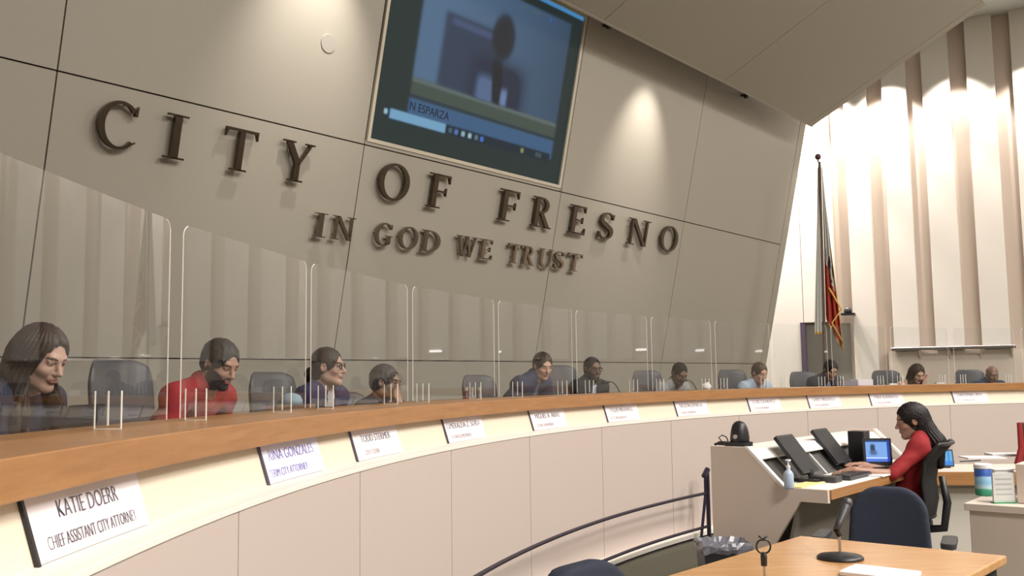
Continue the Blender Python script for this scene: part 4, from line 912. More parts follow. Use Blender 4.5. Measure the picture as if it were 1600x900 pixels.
# two leaning touch monitors, each seen from behind its tilted face
def monitor(xa, ya, xb, yb, lab, u, wd, hgt, grp=None):
    """foot centre pixel (xa, ya) on the desk"""
    P = on_z(xa, ya, ZD); root = empty('monitor', P); tag(root, lab, 'monitor', grp)
    lean = -SV*.62+ZH*.79; lean /= np.linalg.norm(lean); nrm = np.cross(SU, lean); nrm = nrm if nrm@SV > 0 else -nrm
    m = MB(); m.rbox(P+SV*.0+ZH*.012, SU*.10, SV*.075, ZH*.011, .02); put(m, 'stand', M_black, root)
    m = MB(); m.tube([P+ZH*.02, P+ZH*.07-SV*.02], .022, 8); put(m, 'neck', M_black, root)
    c = P+ZH*.05+lean*hgt/2-SV*.01; m = MB(); m.rbox(c, SU*wd/2, lean*hgt/2, nrm*.014, .012); put(m, 'housing', M_black, root, bevel=.003)
    m = MB(); m.box(c+nrm*.0145, SU*(wd/2-.014), lean*(hgt/2-.014), nrm*.001); put(m, 'dark_glass', mat('dark_glass', (.020, .020, .022), .45, spec=.25), root)
    return root
monitor(1270, 752, 0, 0, 'nearer dark tilted monitor on the pale console', 0, .26, .30, 'tilted monitors on the console')
monitor(1322, 735, 0, 0, 'farther dark tilted monitor on the pale console', 0, .26, .30, 'tilted monitors on the console')
# laptop-like display showing the meeting
P = on_z(1368, 734, ZD); root = empty('video_monitor', P); tag(root, 'small monitor lit blue with a video picture, left of the woman in red', 'monitor')
tl, tr, bl, br = [on_plane(x, y, P, np.array([-.15, -1, .12])) for x, y in ((1349, 687), (1388, 688), (1353, 722), (1395, 722))]
ex = tr-tl; ex[2] = 0; ex /= np.linalg.norm(ex); ey = (tl-bl); ey -= ex*(ey@ex); hy = np.linalg.norm(ey)/2; ey /= np.linalg.norm(ey); en_ = np.cross(ex, ey); en_ = en_ if en_[1] < 0 else -en_
c = (tl+tr+bl+br)/4; hw_ = np.linalg.norm(tr-tl)/2
m = MB(); m.rbox(c-en_*.014-ey*.006, ex*(hw_+.012), ey*(hy+.018), en_*.012, .008); put(m, 'housing', M_black, root)
def flatpic(name, c, ex, ey, en, hw, hh, fn, root, nx=64, ny=48, estr=1):
    uu, vv = np.meshgrid(np.linspace(0, 1, nx), np.linspace(0, 1, ny)); P = c+(uu[..., None]*2-1)*hw*ex+(vv[..., None]*2-1)*hh*ey+en*.0-np.array(root.location)
    me = bpy.data.meshes.new(name); idx = np.arange(nx*ny).reshape(ny, nx); f = np.stack([idx[:-1, :-1], idx[:-1, 1:], idx[1:, 1:], idx[1:, :-1]], -1).reshape(-1, 4)
    me.from_pydata(P.reshape(-1, 3).tolist(), [], f.tolist()); a = me.color_attributes.new('picture', 'FLOAT_COLOR', 'POINT'); q = fn(uu, vv).reshape(-1, 3); a.data.foreach_set('color', np.hstack([q, np.ones((len(q), 1))]).ravel())
    me.materials.append(ms); o = bpy.data.objects.new(name, me); COL.objects.link(o); o.parent = root; return o
def vid(u, v):
    c = np.zeros(u.shape+(3,)); c[:] = (.22, .42, .85)
    def ov(c, a, k): a = np.clip(a, 0, 1)[..., None]; return c*(1-a)+np.array(k)*a
    c = ov(c, np.exp(-(((u-.30)/.10)**4+((v-.62)/.20)**4))*1.3, (.03, .05, .10)); c = ov(c, np.exp(-(((u-.32)/.16)**4+((v-.42)/.12)**4)), (.08, .14, .30)); c = ov(c, (v < .24)*1., (.10, .2, .75)); c = ov(c, (v < .22)*(v > .13)*(u < .93)*1., (.5, .72, 1)); c = ov(c, (v > .93)*1., (.02, .06, .2)); c = ov(c, (u > .9)*1., (.03, .06, .45)); return c
flatpic('lit_picture', c+en_*.0+en_*.001, ex, ey, en_, hw_-.004, hy-.004, vid, root)
m = MB(); bx = P+np.array([0, .05, 0]); m.rbox(bx+ZH*.012, ex*.16, np.cross(ZH, ex)*.10, ZH*.011, .02); m.tube([bx+ZH*.02, c-en_*.03], .02, 8); put(m, 'stand', M_black, root)
P = on_z(1344, 730, ZD); m = MB(); m.rbox(P+ZH*.135, SU*.07, SV*.06, ZH*.133, .01); tag(m.build('desktop_computer', M_black, bevel=.004, origin=P), 'small black computer case standing left of the blue video monitor', 'computer')
# things on the worktop
def bottle(P, s=1.0):
    root = empty('sanitizer_bottle', P); m = MB(); m.lathe([(.026, 0), (.03, .01), (.03, .09), (.022, .105), (.012, .115), (.012, .125)], P, 16); put(m, 'body', mat('clear_blue_plastic', (.45, .55, .70), .15), root, smooth=True)
    m = MB(); m.lathe([(.013, .125), (.013, .14), (.005, .142), (.005, .165), (.016, .167), (.016, .176)], P, 12); m.box(P+ZH*.171+SU*.015, SU*.018, SV*.004, ZH*.004); put(m, 'pump', M_white, root, smooth=False); return root
b = bottle(on_z(1233, 764, ZD)); tag(b, 'small pump bottle of hand gel on the near end of the console desk', 'bottle')
P = on_z(1283, 752, ZD); P = P+SV*.03; m = MB(); m.rbox(P+ZH*.018, SU*.06, SV*.09, ZH*.018, .015); tag(m.build('desk_phone', M_black2, bevel=.004, origin=P), 'low black box on the desk in front of the nearer tilted monitor', 'box')
P = on_z(1262, 757, ZD); m = MB(); m.box(P+ZH*.004, SU*.22, SV*.05, ZH*.003); tag(m.build('yellow_notepad', mat('yellow_paper', (.80, .68, .30), .8), origin=P), 'strip of yellow paper lying on the console desk edge', 'paper')
P = on_z(1330, 746, ZD); m = MB(); m.rbox(P+ZH*.012, SU*.20, SV*.07, ZH*.011, .01)
root = empty('keyboard', P); tag(root, 'dark keyboard on the desk in front of the farther tilted monitor', 'keyboard'); put(m, 'case', M_black2, root)
m = MB(); [m.box(P+ZH*.026+SU*(-.18+.03*i)+SV*(-.05+.025*j), SU*.012, SV*.009, ZH*.003) for i in range(13) for j in range(5)]; put(m, 'keys', M_black, root); root.children[-1]['kind'] = 'stuff'
P = on_z(1368, 742, ZD); m = MB(); m.box(P+ZH*.004, SU*.12, SV*.09, ZH*.004); tag(m.build('white_papers', M_white, origin=P), 'small stack of white papers by the hand of the woman in red', 'paper')

# side desk behind the woman in red
zd = .76; A = on_z(1462, 737, zd); B = on_z(1600, 735, zd); dA = np.array([1., -.10, 0]); dA /= np.linalg.norm(dA); dB = np.array([.10, 1, 0]); dB /= np.linalg.norm(dB)
root = empty('side_desk', (A[0], A[1], 0)); tag(root, 'pale side desk with wooden edge and white cabinet right of the woman in red', 'desk'); Lr = 2.0; dep = .62
def DP(a, b, z): return np.array([A[0], A[1], 0])+dA*a+dB*b+ZH*z
a0 = -.06
m = MB(); m.box(DP((a0+Lr)/2, dep/2, zd-.012), dA*(Lr-a0)/2, dB*dep/2, ZH*.012); put(m, 'desk_top', M_station, root)
m = MB(); m.box(DP((a0+Lr)/2, -.012, zd-.05), dA*(Lr-a0)/2, dB*.012, ZH*.048); put(m, 'wood_edge', M_counter, root)
m = MB(); m.box(DP((a0+Lr)/2, dep/2+.05, (zd-.1)/2), dA*(Lr-a0)/2, dB*(dep/2-.05), ZH*((zd-.1)/2)); put(m, 'cabinet', mat('white_cabinet', (.60, .56, .50), .5), root)
for k in range(2):
    m = MB(); m.box(DP(.12+.5*k, .092, .33), dA*.235, dB*.008, ZH*.30); dd = put(m, 'cabinet_door', mat('white_cabinet', (.60, .56, .50), .5), root, bevel=.003)
    m = MB(); q = DP(-.06+.5*k, .078, .50); m.tube([q, q-dB*.02], .012, 10); kn = m.build('knob', M_black); kn.parent = dd; kn.location = Vector(kn.location)-Vector(root.location)
# things on the side desk
P = on_z(1479, 731, zd); root = empty('tablet', P); tag(root, 'small lit blue tablet propped up behind the black mesh chair', 'tablet')
n_ = np.array([-.1, -.97, .2]); n_ /= np.linalg.norm(n_); ex = np.cross(ZH, n_); ex /= np.linalg.norm(ex); ex = ex if ex[0] > 0 else -ex; ey = np.cross(n_, ex); ey = ey if ey[2] > 0 else -ey
m = MB(); m.rbox(P+ZH*.075, ex*.055, ey*.068, n_*.006, .01); m.box(P+ZH*.02-n_*.03, ex*.03, n_*.03, ZH*.02); put(m, 'case', M_black, root)
flatpic('lit_picture', P+ZH*.075+n_*.0075, ex, ey, n_, .046, .056, lambda u, v: np.stack([.06+.10*np.sin(u*9)**2*(v > .3), .25+.25*np.sin(u*9)**2*(v > .3), .75+.0*u], -1), root, 24, 24)
for k, (x, y, w, d_, h_, lb) in enumerate(((1535, 716, .16, .12, .012, 'flat white papers on the side desk'), (1570, 712, .14, .10, .02, 'thicker stack of white papers near the red chair'))):
    P = on_z(x, y, zd); m = MB(); m.box(P+ZH*(h_/2+.001), dA*w, dB*d_, ZH*h_/2); tag(m.build('paper_stack', M_white, origin=P), lb, 'paper')
P = on_z(1500, 722, zd); m = MB(); m.tube([P+ZH*.006, P+dA*.10+dB*.03+ZH*.006, P+dA*.20+dB*.1+ZH*.006], .006, 6); tag(m.build('pen', M_black2, origin=P), 'thin dark pen lying left of the papers on the side desk', 'pen')
# red and black chair at the right edge
root_loc = at_Y(1604, 700, 8.4); root = empty('red_chair', (root_loc[0], root_loc[1], 0)); tag(root, 'red and black high-backed chair cut by the right edge', 'chair')
R_ = np.array([root_loc[0], root_loc[1], 0]); zt_ = at_Y(1600, 660, 8.4)[2]
cx0 = at_Y(1591, 690, 8.4)[0]-R_[0]
m = MB(); m.rbox(R_+np.array([cx0+.25, 0, 0])+ZH*(zt_+.45)/2, np.array([.22, 0, 0]), ZH*(zt_-.45)/2, np.array([0, .035, 0]), .03); put(m, 'backrest', M_black2, root, bevel=.01)
m = MB(); m.tube([R_+np.array([cx0+.01, -.02, zt_]), R_+np.array([cx0+.012, -.02, zt_-.22]), R_+np.array([cx0-.02, -.02, .72]), R_+np.array([cx0-.03, -.02, .50])], [.022, .026, .034, .034], 8); put(m, 'red_cushion', mat('red_fabric', (.30, .02, .02), .7), root)
m = MB(); m.rbox(R_+ZH*.43+np.array([.22, 0, 0]), np.array([.24, 0, 0]), np.array([0, .24, 0]), ZH*.04, .05); put(m, 'seat', M_black2, root)
m = MB(); q = R_+np.array([.2, 0, 0]); m.tube([q+ZH*.40, q+ZH*.06], .03, 10); [m.tube([q+ZH*.07, q+np.array([.27*math.cos(k), .27*math.sin(k), .025])], .02, 6) for k in np.arange(5)*2*PI/5]; put(m, 'base', M_black2, root)

# low cabinet in the right foreground, with a taller block on it
C1 = at_Y(1506, 786, 5.30); z1c = C1[2]
root = empty('low_cabinet', (C1[0], C1[1], 0)); tag(root, 'pale low cabinet in the right foreground with a taller block on its right part', 'cabinet')
Q = lambda a, b, z: np.array([C1[0], C1[1], 0])+SV*a+SU*b+ZH*z
m = MB(); m.box(Q(.49, .26, (z1c-.04)/2), SV*.47, SU*.24, ZH*(z1c-.04)/2); put(m, 'body', M_station, root, bevel=.004)
m = MB(); m.box(Q(.48, .25, z1c-.02), SV*.48, SU*.25, ZH*.0195); put(m, 'top', M_station, root, bevel=.003)
Pt_ = on_plane(1586, 725, Q(0, .14, 0), SU); zu = Pt_[2]; xu = (Pt_-Q(0, 0, 0))@SV
m = MB(); m.box(Q(xu+.25, .31, (z1c+zu)/2+.001), SV*.25, SU*.17, ZH*((zu-z1c)/2)); put(m, 'tall_block', M_station, root, bevel=.004)
# canister of wipes
P = on_z(1538, 774, z1c); P[2] += .001; rr = 12.5/1500*P[1]; hh = 48/1500*P[1]; print('canister', (P-Q(0,0,0))@SV, (P-Q(0,0,0))@SU)
root = empty('wipes_canister', P); tag(root, 'blue and green canister of cleaning wipes with a white lid on the low cabinet', 'canister')
mw = bpy.data.materials.new('canister_label'); mw.use_nodes = True; nt = mw.node_tree; b = nt.nodes['Principled BSDF']; tc = nt.nodes.new('ShaderNodeTexCoord'); sp_ = nt.nodes.new('ShaderNodeSeparateXYZ'); nz = nt.nodes.new('ShaderNodeTexNoise'); nz.inputs['Scale'].default_value = 14
ad = nt.nodes.new('ShaderNodeMath'); ad.operation = 'MULTIPLY_ADD'; ad.inputs[1].default_value = .10; cr = nt.nodes.new('ShaderNodeValToRGB'); e = cr.color_ramp.elements; e[0].position = 0; e[0].color = (.05, .34, .20, 1); e[1].position = 1; e[1].color = (.03, .12, .45, 1)
for p_, c_ in ((.24, (.06, .38, .24, 1)), (.30, (.55, .72, .80, 1)), (.45, (.22, .50, .72, 1)), (.62, (.35, .58, .80, 1)), (.68, (.03, .10, .42, 1))): q = e.new(p_); q.color = c_
mp = nt.nodes.new('ShaderNodeMath'); mp.operation = 'DIVIDE'; mp.inputs[1].default_value = hh
nt.links.new(tc.outputs['Object'], sp_.inputs[0]); nt.links.new(tc.outputs['Object'], nz.inputs['Vector']); nt.links.new(nz.outputs['Fac'], ad.inputs[0]); nt.links.new(sp_.outputs['Z'], mp.inputs[0]); nt.links.new(mp.outputs[0], ad.inputs[2]); nt.links.new(ad.outputs[0], cr.inputs[0]); nt.links.new(cr.outputs[0], b.inputs['Base Color'])
m = MB(); m.lathe([(rr*.96, 0), (rr, .005), (rr, hh*.84), (rr*.97, hh*.85)], (0, 0, 0), 28); o = m.build('canister_body', mw, smooth=True); o.parent = root
m = MB(); m.lathe([(rr*1.02, hh*.85), (rr*1.04, hh*.87), (rr*1.04, hh*.97), (rr*.9, hh)], (0, 0, 0), 28); o = m.build('lid', M_white); o.parent = root
# printed sheets in a holder
P = on_z(1569, 786, z1c); hx, hz = 17.5/1500*P[1], 22/1500*P[1]; print('holder', (P-Q(0,0,0))@SV, (P-Q(0,0,0))@SU, Q(xu,.14,0), P)
root = empty('leaflet_holder', (P[0], P[1], z1c)); tag(root, 'clear holder with grey-white printed sheets right of the wipes canister', 'leaflet holder')
cc = P+ZH*(hz+.006); EX = np.array([1., 0, 0]); EY = np.array([0, 1., 0]); m = MB(); m.box(cc, EX*hx*.94, EY*.008, ZH*hz); put(m, 'sheets', mat('grey_leaflet', (.62, .63, .62), .7), root)
for k in range(4): m = MB(); m.box(cc-EY*.0088+ZH*hz*(.6-.35*k), EX*hx*.7, EY*.0005, ZH*.003); put(m, 'printed_line', mat('pale_print', (.42, .45, .46), .8), root)
m = MB(); m.box(P+ZH*.003, EX*hx, EY*.022, ZH*.0028); put(m, 'holder_foot', M_green, root)
m = MB(); c2 = P+EY*.055; c2 = c2+EX*.03; m.box(c2+ZH*(hz+.008), EX*hx*.85, EY*.018, ZH*(hz+.007)); m.box(c2+ZH*(2*hz+.02), EX*hx*.95, EY*.024, ZH*.003)
tag(m.build('paper_tray', M_white, origin=c2), 'white tray of papers behind the printed sheets on the low cabinet', 'tray')

# ------------------------------------------------------------------ wooden table in the foreground
zt_ = .75; TBc = on_z(1250, 837, zt_); TRc = on_z(1573, 868, zt_); TLc = on_z(1040, 900, zt_)
eA = TRc-TBc; wA = np.linalg.norm(eA[:2]); eA /= np.linalg.norm(eA); eB = np.array([-SU[0], -SU[1], 0]) 
root = empty('meeting_table', (TBc[0], TBc[1], 0)); tag(root, 'light wooden table top in the foreground with a microphone on it', 'table')
eBp = TLc-TBc; eBp /= np.linalg.norm(eBp); LB2 = 1.6
m = MB(); m.prism([TBc, TRc, TRc+eBp*LB2, TBc+eBp*LB2], -ZH*.035); put(m, 'table_top', M_table, root, bevel=.006)
for (a, b) in ((.06, .06), (wA-.06, .06), (.06, LB2-.06), (wA-.06, LB2-.06)):
    q = TBc+eA*a+eBp*b; m = MB(); m.box(np.array([q[0], q[1], .357]), np.array([.025, 0, 0]), np.array([0, .025, 0]), ZH*.357); put(m, 'leg', M_black2, root)
# desk microphone
P = on_z(1313, 873, zt_); k = P[1]/1500
root = empty('desk_microphone', P); tag(root, 'black desk microphone on a round base standing on the wooden table', 'microphone')
m = MB(); m.lathe([(.091, 0), (.093, .006), (.085, .014), (.04, .022), (.012, .028)], P, 36); put(m, 'round_base', M_black, root, smooth=True)
q = at_Y(1310, 832, P[1]); m = MB(); m.tube([P+ZH*.02, np.array([P[0], P[1], q[2]])], .006, 8); put(m, 'stem', M_steel, root)
a = at_Y(1307, 828, P[1]-.01); b = at_Y(1322, 790, P[1]+.06); m = MB(); m.tube([a, a*.7+b*.3, b*.9+a*.1, b], [.013, .016, .021, .019], 14); put(m, 'microphone_body', M_black2, root, smooth=True)
m = MB(); m.tube([np.array([P[0], P[1], q[2]-.01]), a], .013, 8); put(m, 'clip', M_black, root)
d_ = (b-a)/np.linalg.norm(b-a); m = MB(); m.tube([b, b+d_*.012, b+d_*.030, b+d_*.036], [.020, .023, .018, .006], 14); put(m, 'microphone_head', mat('mic_grille', (.10, .10, .11), .5, metal=.6), root, smooth=True)
# empty microphone stand with two wire clips
P = on_z(1195, 912, zt_); root = empty('microphone_holder', P); tag(root, 'thin empty microphone stand with two looped clips at the table edge', 'microphone stand')
top = at_Y(1195, 868, P[1])[2]; t2_ = at_Y(1195, 884, P[1])[2]
m = MB(); m.lathe([(.05, 0), (.05, .006), (.012, .012)], P, 24); put(m, 'foot', M_black, root)
m = MB(); m.tube([P+ZH*.005, np.array([P[0], P[1], top])], .0045, 8); put(m, 'stem', M_steel, root)
m = MB(); m.tube([np.array([P[0], P[1], t2_]), np.array([P[0], P[1], top]), np.array([P[0], P[1], top+.012])], [.011, .012, .007], 10); put(m, 'grip', M_black, root)
for s in (-1, 1):
    m = MB(); o_ = np.array([P[0], P[1], top+.008]); xx = np.array([1, 0, 0.]); m.tube([o_+xx*s*(.004+.018*math.sin(q)*1.2)+ZH*(.024-.024*math.cos(q)) for q in np.linspace(0, PI*1.15, 14)]+[o_+xx*s*.016+ZH*.062], .0035, 6); put(m, 'wire_clip', M_black, root, smooth=True)
P = on_z(1375, 899, zt_); m = MB(); m.rbox(P+ZH*.008+SV*.0, SV*.125, SU*.09, ZH*.008, .01); tag(m.build('white_booklet', M_white, bevel=.003, origin=P), 'white booklet lying on the wooden table at the bottom edge', 'booklet')

# ------------------------------------------------------------------ blue office chairs
def office_chair(loc, face, topz, wid):
    root = empty('office_chair', loc, heading(face)); hb = .46; zb_ = topz-hb
    G = Field(np.arange(-.34, .34, .012), np.arange(-.30, .20, .012), np.arange(zb_-.06, topz+.08, .012))
    X, Y, Z = np.meshgrid(*G.a, indexing='ij'); w_ = wid/2*(1-.14*np.clip((Z-zb_)/hb, 0, 1)**1.5); cxr = .12; qx = np.maximum(np.abs(X)-(w_-cxr), 0); qz = np.maximum(np.abs(Z-(zb_+hb/2))-(hb/2-cxr), 0)
    d2 = np.sqrt(qx**2+qz**2)-cxr; yc = -.16-.10*(Z-zb_)/hb*1.0+.35*X**2; dy = np.abs(Y-yc)-.022; G.D = np.maximum(d2, dy)+.0; G.D = np.minimum(np.maximum(d2, dy), 0)+np.sqrt(np.maximum(d2, 0)**2+np.maximum(dy, 0)**2)-.016
    sdf_obj('backrest', G, [M_blue], root)
    m = MB(); m.rbox((0, .10, .47), (.24, 0, 0), (0, .24, 0), (0, 0, .035), .09, 6); local(m, 'seat', M_blue, root, bevel=.015)
    m = MB(); m.tube([(0, -.06, .43), (0, -.20, .47), (0, -.21, zb_+.1)], .02, 8); local(m, 'back_bracket', M_black, root)
    for s in (-1, 1):
        m = MB(); m.tube([(s*.22, .06, .44), (s*.29, .06, .46), (s*.30, .06, .66)], .016, 8); m.rbox((s*.30, .08, .675), (.035, 0, 0), (0, .14, 0), (0, 0, .014), .03); local(m, 'armrest', M_black2, root, bevel=.004)
    m = MB(); m.tube([(0, .1, .44), (0, .1, .08)], .028, 12); local(m, 'column', M_steel, root)
    m = MB(); [m.tube([(0, .1, .09), (.3*math.cos(q), .1+.3*math.sin(q), .06)], [.03, .018], 8) for q in np.arange(5)*2*PI/5]; [m.tube([(.3*math.cos(q)-.012, .1+.3*math.sin(q), .03), (.3*math.cos(q)+.012, .1+.3*math.sin(q), .03)], .03, 10) for q in np.arange(5)*2*PI/5]; local(m, 'base', M_black2, root)
    return root
Pb = at_Y(1393, 768, 5.15); o = office_chair((Pb[0]-.10, 5.0, 0), -SU+np.array([.25, 0, 0]), Pb[2], .39); tag(o, 'navy blue office chair with armrests behind the wooden table', 'chair')
Pb = at_Y(912, 894, 3.15); o = office_chair((Pb[0]+.19, 3.2-.15, 0), SV, Pb[2], .46); tag(o, 'navy blue office chair, only its rounded top showing at the bottom edge', 'chair')

# ------------------------------------------------------------------ the woman in red and her mesh chair
Hr = at_Y(1424, 658, 6.95); fr_ = -SV+SU*.05; fr_ = np.array([-.84, .54, 0.]); fr_ /= np.linalg.norm(fr_)
rootp = np.array([Hr[0], Hr[1], 0])+fr_*.05
hd = at_Y(1334, 740, 6.66); hd[2] = ZD+.032; he = at_Y(1352, 738, 6.98); he[2] = ZD+.032
person('woman in a red top with long dark hair seated in profile at the console', 'm', rootp, fr_, Hr, yaw=22, pitch=12, skin=(.40, .22, .16), hair='longback', hair_col=(.018, .012, .013), cloth='blouse', ccol=(.26, .010, .013), col2=(.07, .02, .10), female=True, h=.004, floor_z=0, seatz=.46, half_sleeve=True,
       hands={-1: hd, 1: he}, fine_hand={-1: (-.1, 1, -.1)})
def mesh_chair(loc, face, topz):
    root = empty('mesh_chair', loc, heading(face)); zb_ = .50
    # backrest frame and net, leaning back, flared at the head
    pr = [(.17, -.16, zb_), (.19, -.185, zb_+.12), (.20, -.175, zb_+.25), (.235, -.20, topz-.12), (.25, -.30, topz)]
    NXm = 10; V = []; F = []
    for k in range(len(pr)):
        for i in range(NXm+1): a = -1+2*i/NXm; w_, y_, z_ = pr[k]; V.append((a*w_, y_+.05*a*a, z_))
    n0 = len(V); V += [(x, y-.008, z) for x, y, z in V]
    for k in range(len(pr)-1):
        for i in range(NXm): q = k*(NXm+1)+i; F.append((q, q+1, q+NXm+2, q+NXm+1)); F.append((n0+q, n0+q+NXm+1, n0+q+NXm+2, n0+q+1))
    m = MB(); m.add(V, F); local(m, 'net_back', M_mesh, root, smooth=True)
    m = MB(); rim = [(-w_, y_+.05, z_) for w_, y_, z_ in pr]+[(a*pr[-1][0], pr[-1][1]+.05*a*a, pr[-1][2]) for a in np.linspace(-1, 1, 9)]+[(w_, y_+.05, z_) for w_, y_, z_ in pr[::-1]]+[(a*pr[0][0], pr[0][1]+.05*a*a, pr[0][2]) for a in np.linspace(1, -1, 9)]
    m.tube(rim, .014, 8); local(m, 'back_frame', M_black, root, smooth=True)
    m = MB(); m.tube([(0, -.05, .40), (0, -.22, .42), (0, -.25, .60), (0, -.22, .78)], [.03, .03, .028, .02], 10); local(m, 'spine', M_black, root, smooth=True)
    m = MB(); m.rbox((0, .12, .42), (.24, 0, 0), (0, .24, 0), (0, 0, .035), .08, 5); local(m, 'seat', M_mesh, root, bevel=.015)
    for s in (-1, 1):
        m = MB(); m.tube([(s*.20, .02, .40), (s*.29, .02, .42), (s*.30, .02, .60)], .018, 8); m.rbox((s*.30, .05, .615), (.04, 0, 0), (0, .12, 0), (0, 0, .014), .03); local(m, 'armrest', M_black, root)
    m = MB(); m.tube([(0, .1, .40), (0, .1, .08)], .028, 12); local(m, 'column', M_steel, root)
    m = MB(); [m.tube([(0, .1, .09), (.3*math.cos(q), .1+.3*math.sin(q), .06)], [.03, .018], 8) for q in np.arange(5)*2*PI/5]; [m.tube([(.3*math.cos(q)-.012, .1+.3*math.sin(q), .03), (.3*math.cos(q)+.012, .1+.3*math.sin(q), .03)], .03, 10) for q in np.arange(5)*2*PI/5]; local(m, 'base', M_black, root)
    return root
Pt = at_Y(1474, 690, Hr[1]); o = mesh_chair(tuple(rootp-fr_*.01), fr_, Pt[2]); tag(o, 'black mesh-backed office chair under the woman in red', 'chair')

# ------------------------------------------------------------------ waste bin beside the station
P = at_Y(1130, 845, 5.85); zt_b = P[2]; P = np.array([P[0], 5.85, 0]); root = empty('waste_bin', P); tag(root, 'black waste bin with a crumpled grey liner beside the pale console', 'bin')
m = MB(); hw_ = 36/1500*5.85
m.prism([P+np.array([sx_*hw_*.8, sy_*.10, 0]) for sx_, sy_ in ((-1, -1), (1, -1), (1, 1), (-1, 1))], ZH*.001)
top_ = [P+np.array([sx_*hw_, sy_*.13, zt_b-.03]) for sx_, sy_ in ((-1, -1), (1, -1), (1, 1), (-1, 1))]; bot_ = [P+np.array([sx_*hw_*.8, sy_*.10, 0.001]) for sx_, sy_ in ((-1, -1), (1, -1), (1, 1), (-1, 1))]
m = MB(); m.add(bot_+top_, [(0, 1, 2, 3), (0, 4, 5, 1), (1, 5, 6, 2), (2, 6, 7, 3), (3, 7, 4, 0)]); put(m, 'bin_body', M_black, root)
m = MB(); rng = random.Random(3); ring = []
for lv, (gr, dz_) in enumerate(((1.03, -.045), (1.06, -.02), (1.06, 0), (.98, .015), (.80, -.01), (.4, -.04))):
    for k in range(40):
        q = 2*PI*k/40; ex_ = max(abs(math.cos(q)), abs(math.sin(q))); x_ = math.cos(q)/ex_*hw_*gr; y_ = math.sin(q)/ex_*.13*gr; ring.append(P+np.array([x_*(1+rng.uniform(-.04, .04)), y_*(1+rng.uniform(-.05, .05)), zt_b-.012+dz_+rng.uniform(-.006, .006)]))
m.add(ring, [(l*40+k, l*40+(k+1) % 40, (l+1)*40+(k+1) % 40, (l+1)*40+k) for l in range(5) for k in range(40)]); put(m, 'grey_liner', mat('grey_liner', (.16, .16, .19), .25), root)

# ------------------------------------------------------------------ flag, rail on the wall, wall camera
Pf = at_Y(1278, 245, 14.6); Pq = at_Y(1287, 560, 14.6); root = empty('flag_stand', (Pq[0], 14.6, PLAT)); tag(root, 'tall flagpole with ball top and a limp white, red and gold-fringed flag', 'flag')
bp_ = np.array([Pq[0], 14.6, PLAT]); tp = np.array([Pf[0]+.02, 14.6, Pf[2]-.10]); mid_ = lambda z: bp_+(tp-bp_)*(z-PLAT)/(tp[2]-PLAT)
m = MB(); m.tube([bp_, tp+ZH*.02], .022, 10); put(m, 'pole', mat('brown_pole', (.13, .085, .06), .4), root)
m = MB(); m.lathe([(.002, -.05), (.035, -.035), (.05, 0), (.035, .035), (.002, .05)], Pf, 16); m.tube([Pf-ZH*.08, Pf-ZH*.045], .014, 8); put(m, 'ball_finial', mat('dark_finial', (.10, .05, .05), .3), root, smooth=True)
m = MB(); m.lathe([(.19, 0), (.19, .03), (.10, .07), (.03, .12)], bp_, 24); put(m, 'pole_base', M_black, root)
# hanging cloth, folded: bottom edge sweeps right as in a limp flag
zT_, zB_ = at_Y(1280, 262, 14.6)[2], at_Y(1300, 548, 14.6)[2]
def cloth_flag(zc0, zc1, x_off, spread, name, mats, cut, fold, yo, sgn=1):
    NXf, NZf = 36, 60; V = []; F = []; mi = []
    for j in range(NZf+1):
        v = j/NZf; 
        for i in range(NXf+1):
            u = i/NXf; zt0 = zc0; zb0 = zc1+(.50*(1-u)**1.3 if sgn > 0 else .0*u); z = zt0+(zb0-zt0)*v; wv = spread*(.02+.98*min(1, v*1.05)**1.1)
            p = mid_(z)+np.array([x_off+sgn*u*wv, yo, 0]); a = fold*(.25+v)*math.sin(u*PI*5+v*1.2); V.append(p+np.array([.35*a, a, 0]))
    W_ = NXf+1
    for j in range(NZf):
        for i in range(NXf):
            F.append((j*W_+i, j*W_+i+1, (j+1)*W_+i+1, (j+1)*W_+i)); mi.append(cut((i+.5)/NXf, (j+.5)/NZf))
    m = MB(); m.v = [tuple(q) for q in V]; m.f = F; m.m = mi; o = put(m, name, mats, root, smooth=True); s = o.modifiers.new('thickness', 'SOLIDIFY'); s.thickness = .006; return o, V, W_, NZf
M_fw = mat('flag_white', (.50, .50, .46), .8); M_fr = mat('flag_red', (.36, .035, .02), .8); M_fg = mat('gold_fringe', (.75, .42, .09), .6); M_fk = mat('flag_dark_print', (.05, .05, .055), .8)
def cutA(u, v):
    if v > .985 or (u > .955 and v > .45): return 2
    if v > .66+.16*(u-.5): return 1
    if .50 < v < .66 and .25 < u < .9 and math.sin(u*23)*math.cos(v*47+u*9) > .05: return 3
    if v > .975: return 2
    return 0
cloth_flag(zT_, zB_, .02, .25, 'bear_flag_cloth', [M_fw, M_fr, M_fg, M_fk], cutA, .035, -.03)
m = MB(); m.tube([mid_(zB_+.95)+np.array([.06, -.09, 0]), mid_(zB_+.62)+np.array([.24, -.09, 0]), mid_(zB_+.42)+np.array([.09, -.09, 0]), mid_(zB_+.12)+np.array([.25, -.09, 0])], .014, 6); put(m, 'gold_cord', M_fg, root, smooth=True)
m = MB(); m.tube([mid_(zB_+.62)+np.array([-.10, -.03, 0]), mid_(zB_+.30)+np.array([-.11, -.03, 0]), mid_(zB_+.22)+np.array([-.03, -.03, 0])], .014, 6)
cloth_flag(zT_, zB_+.25, -.02, .12, 'inner_fold', [M_fw, M_fg], lambda u, v: 1 if v > .975 else 0, .010, .02, -1)
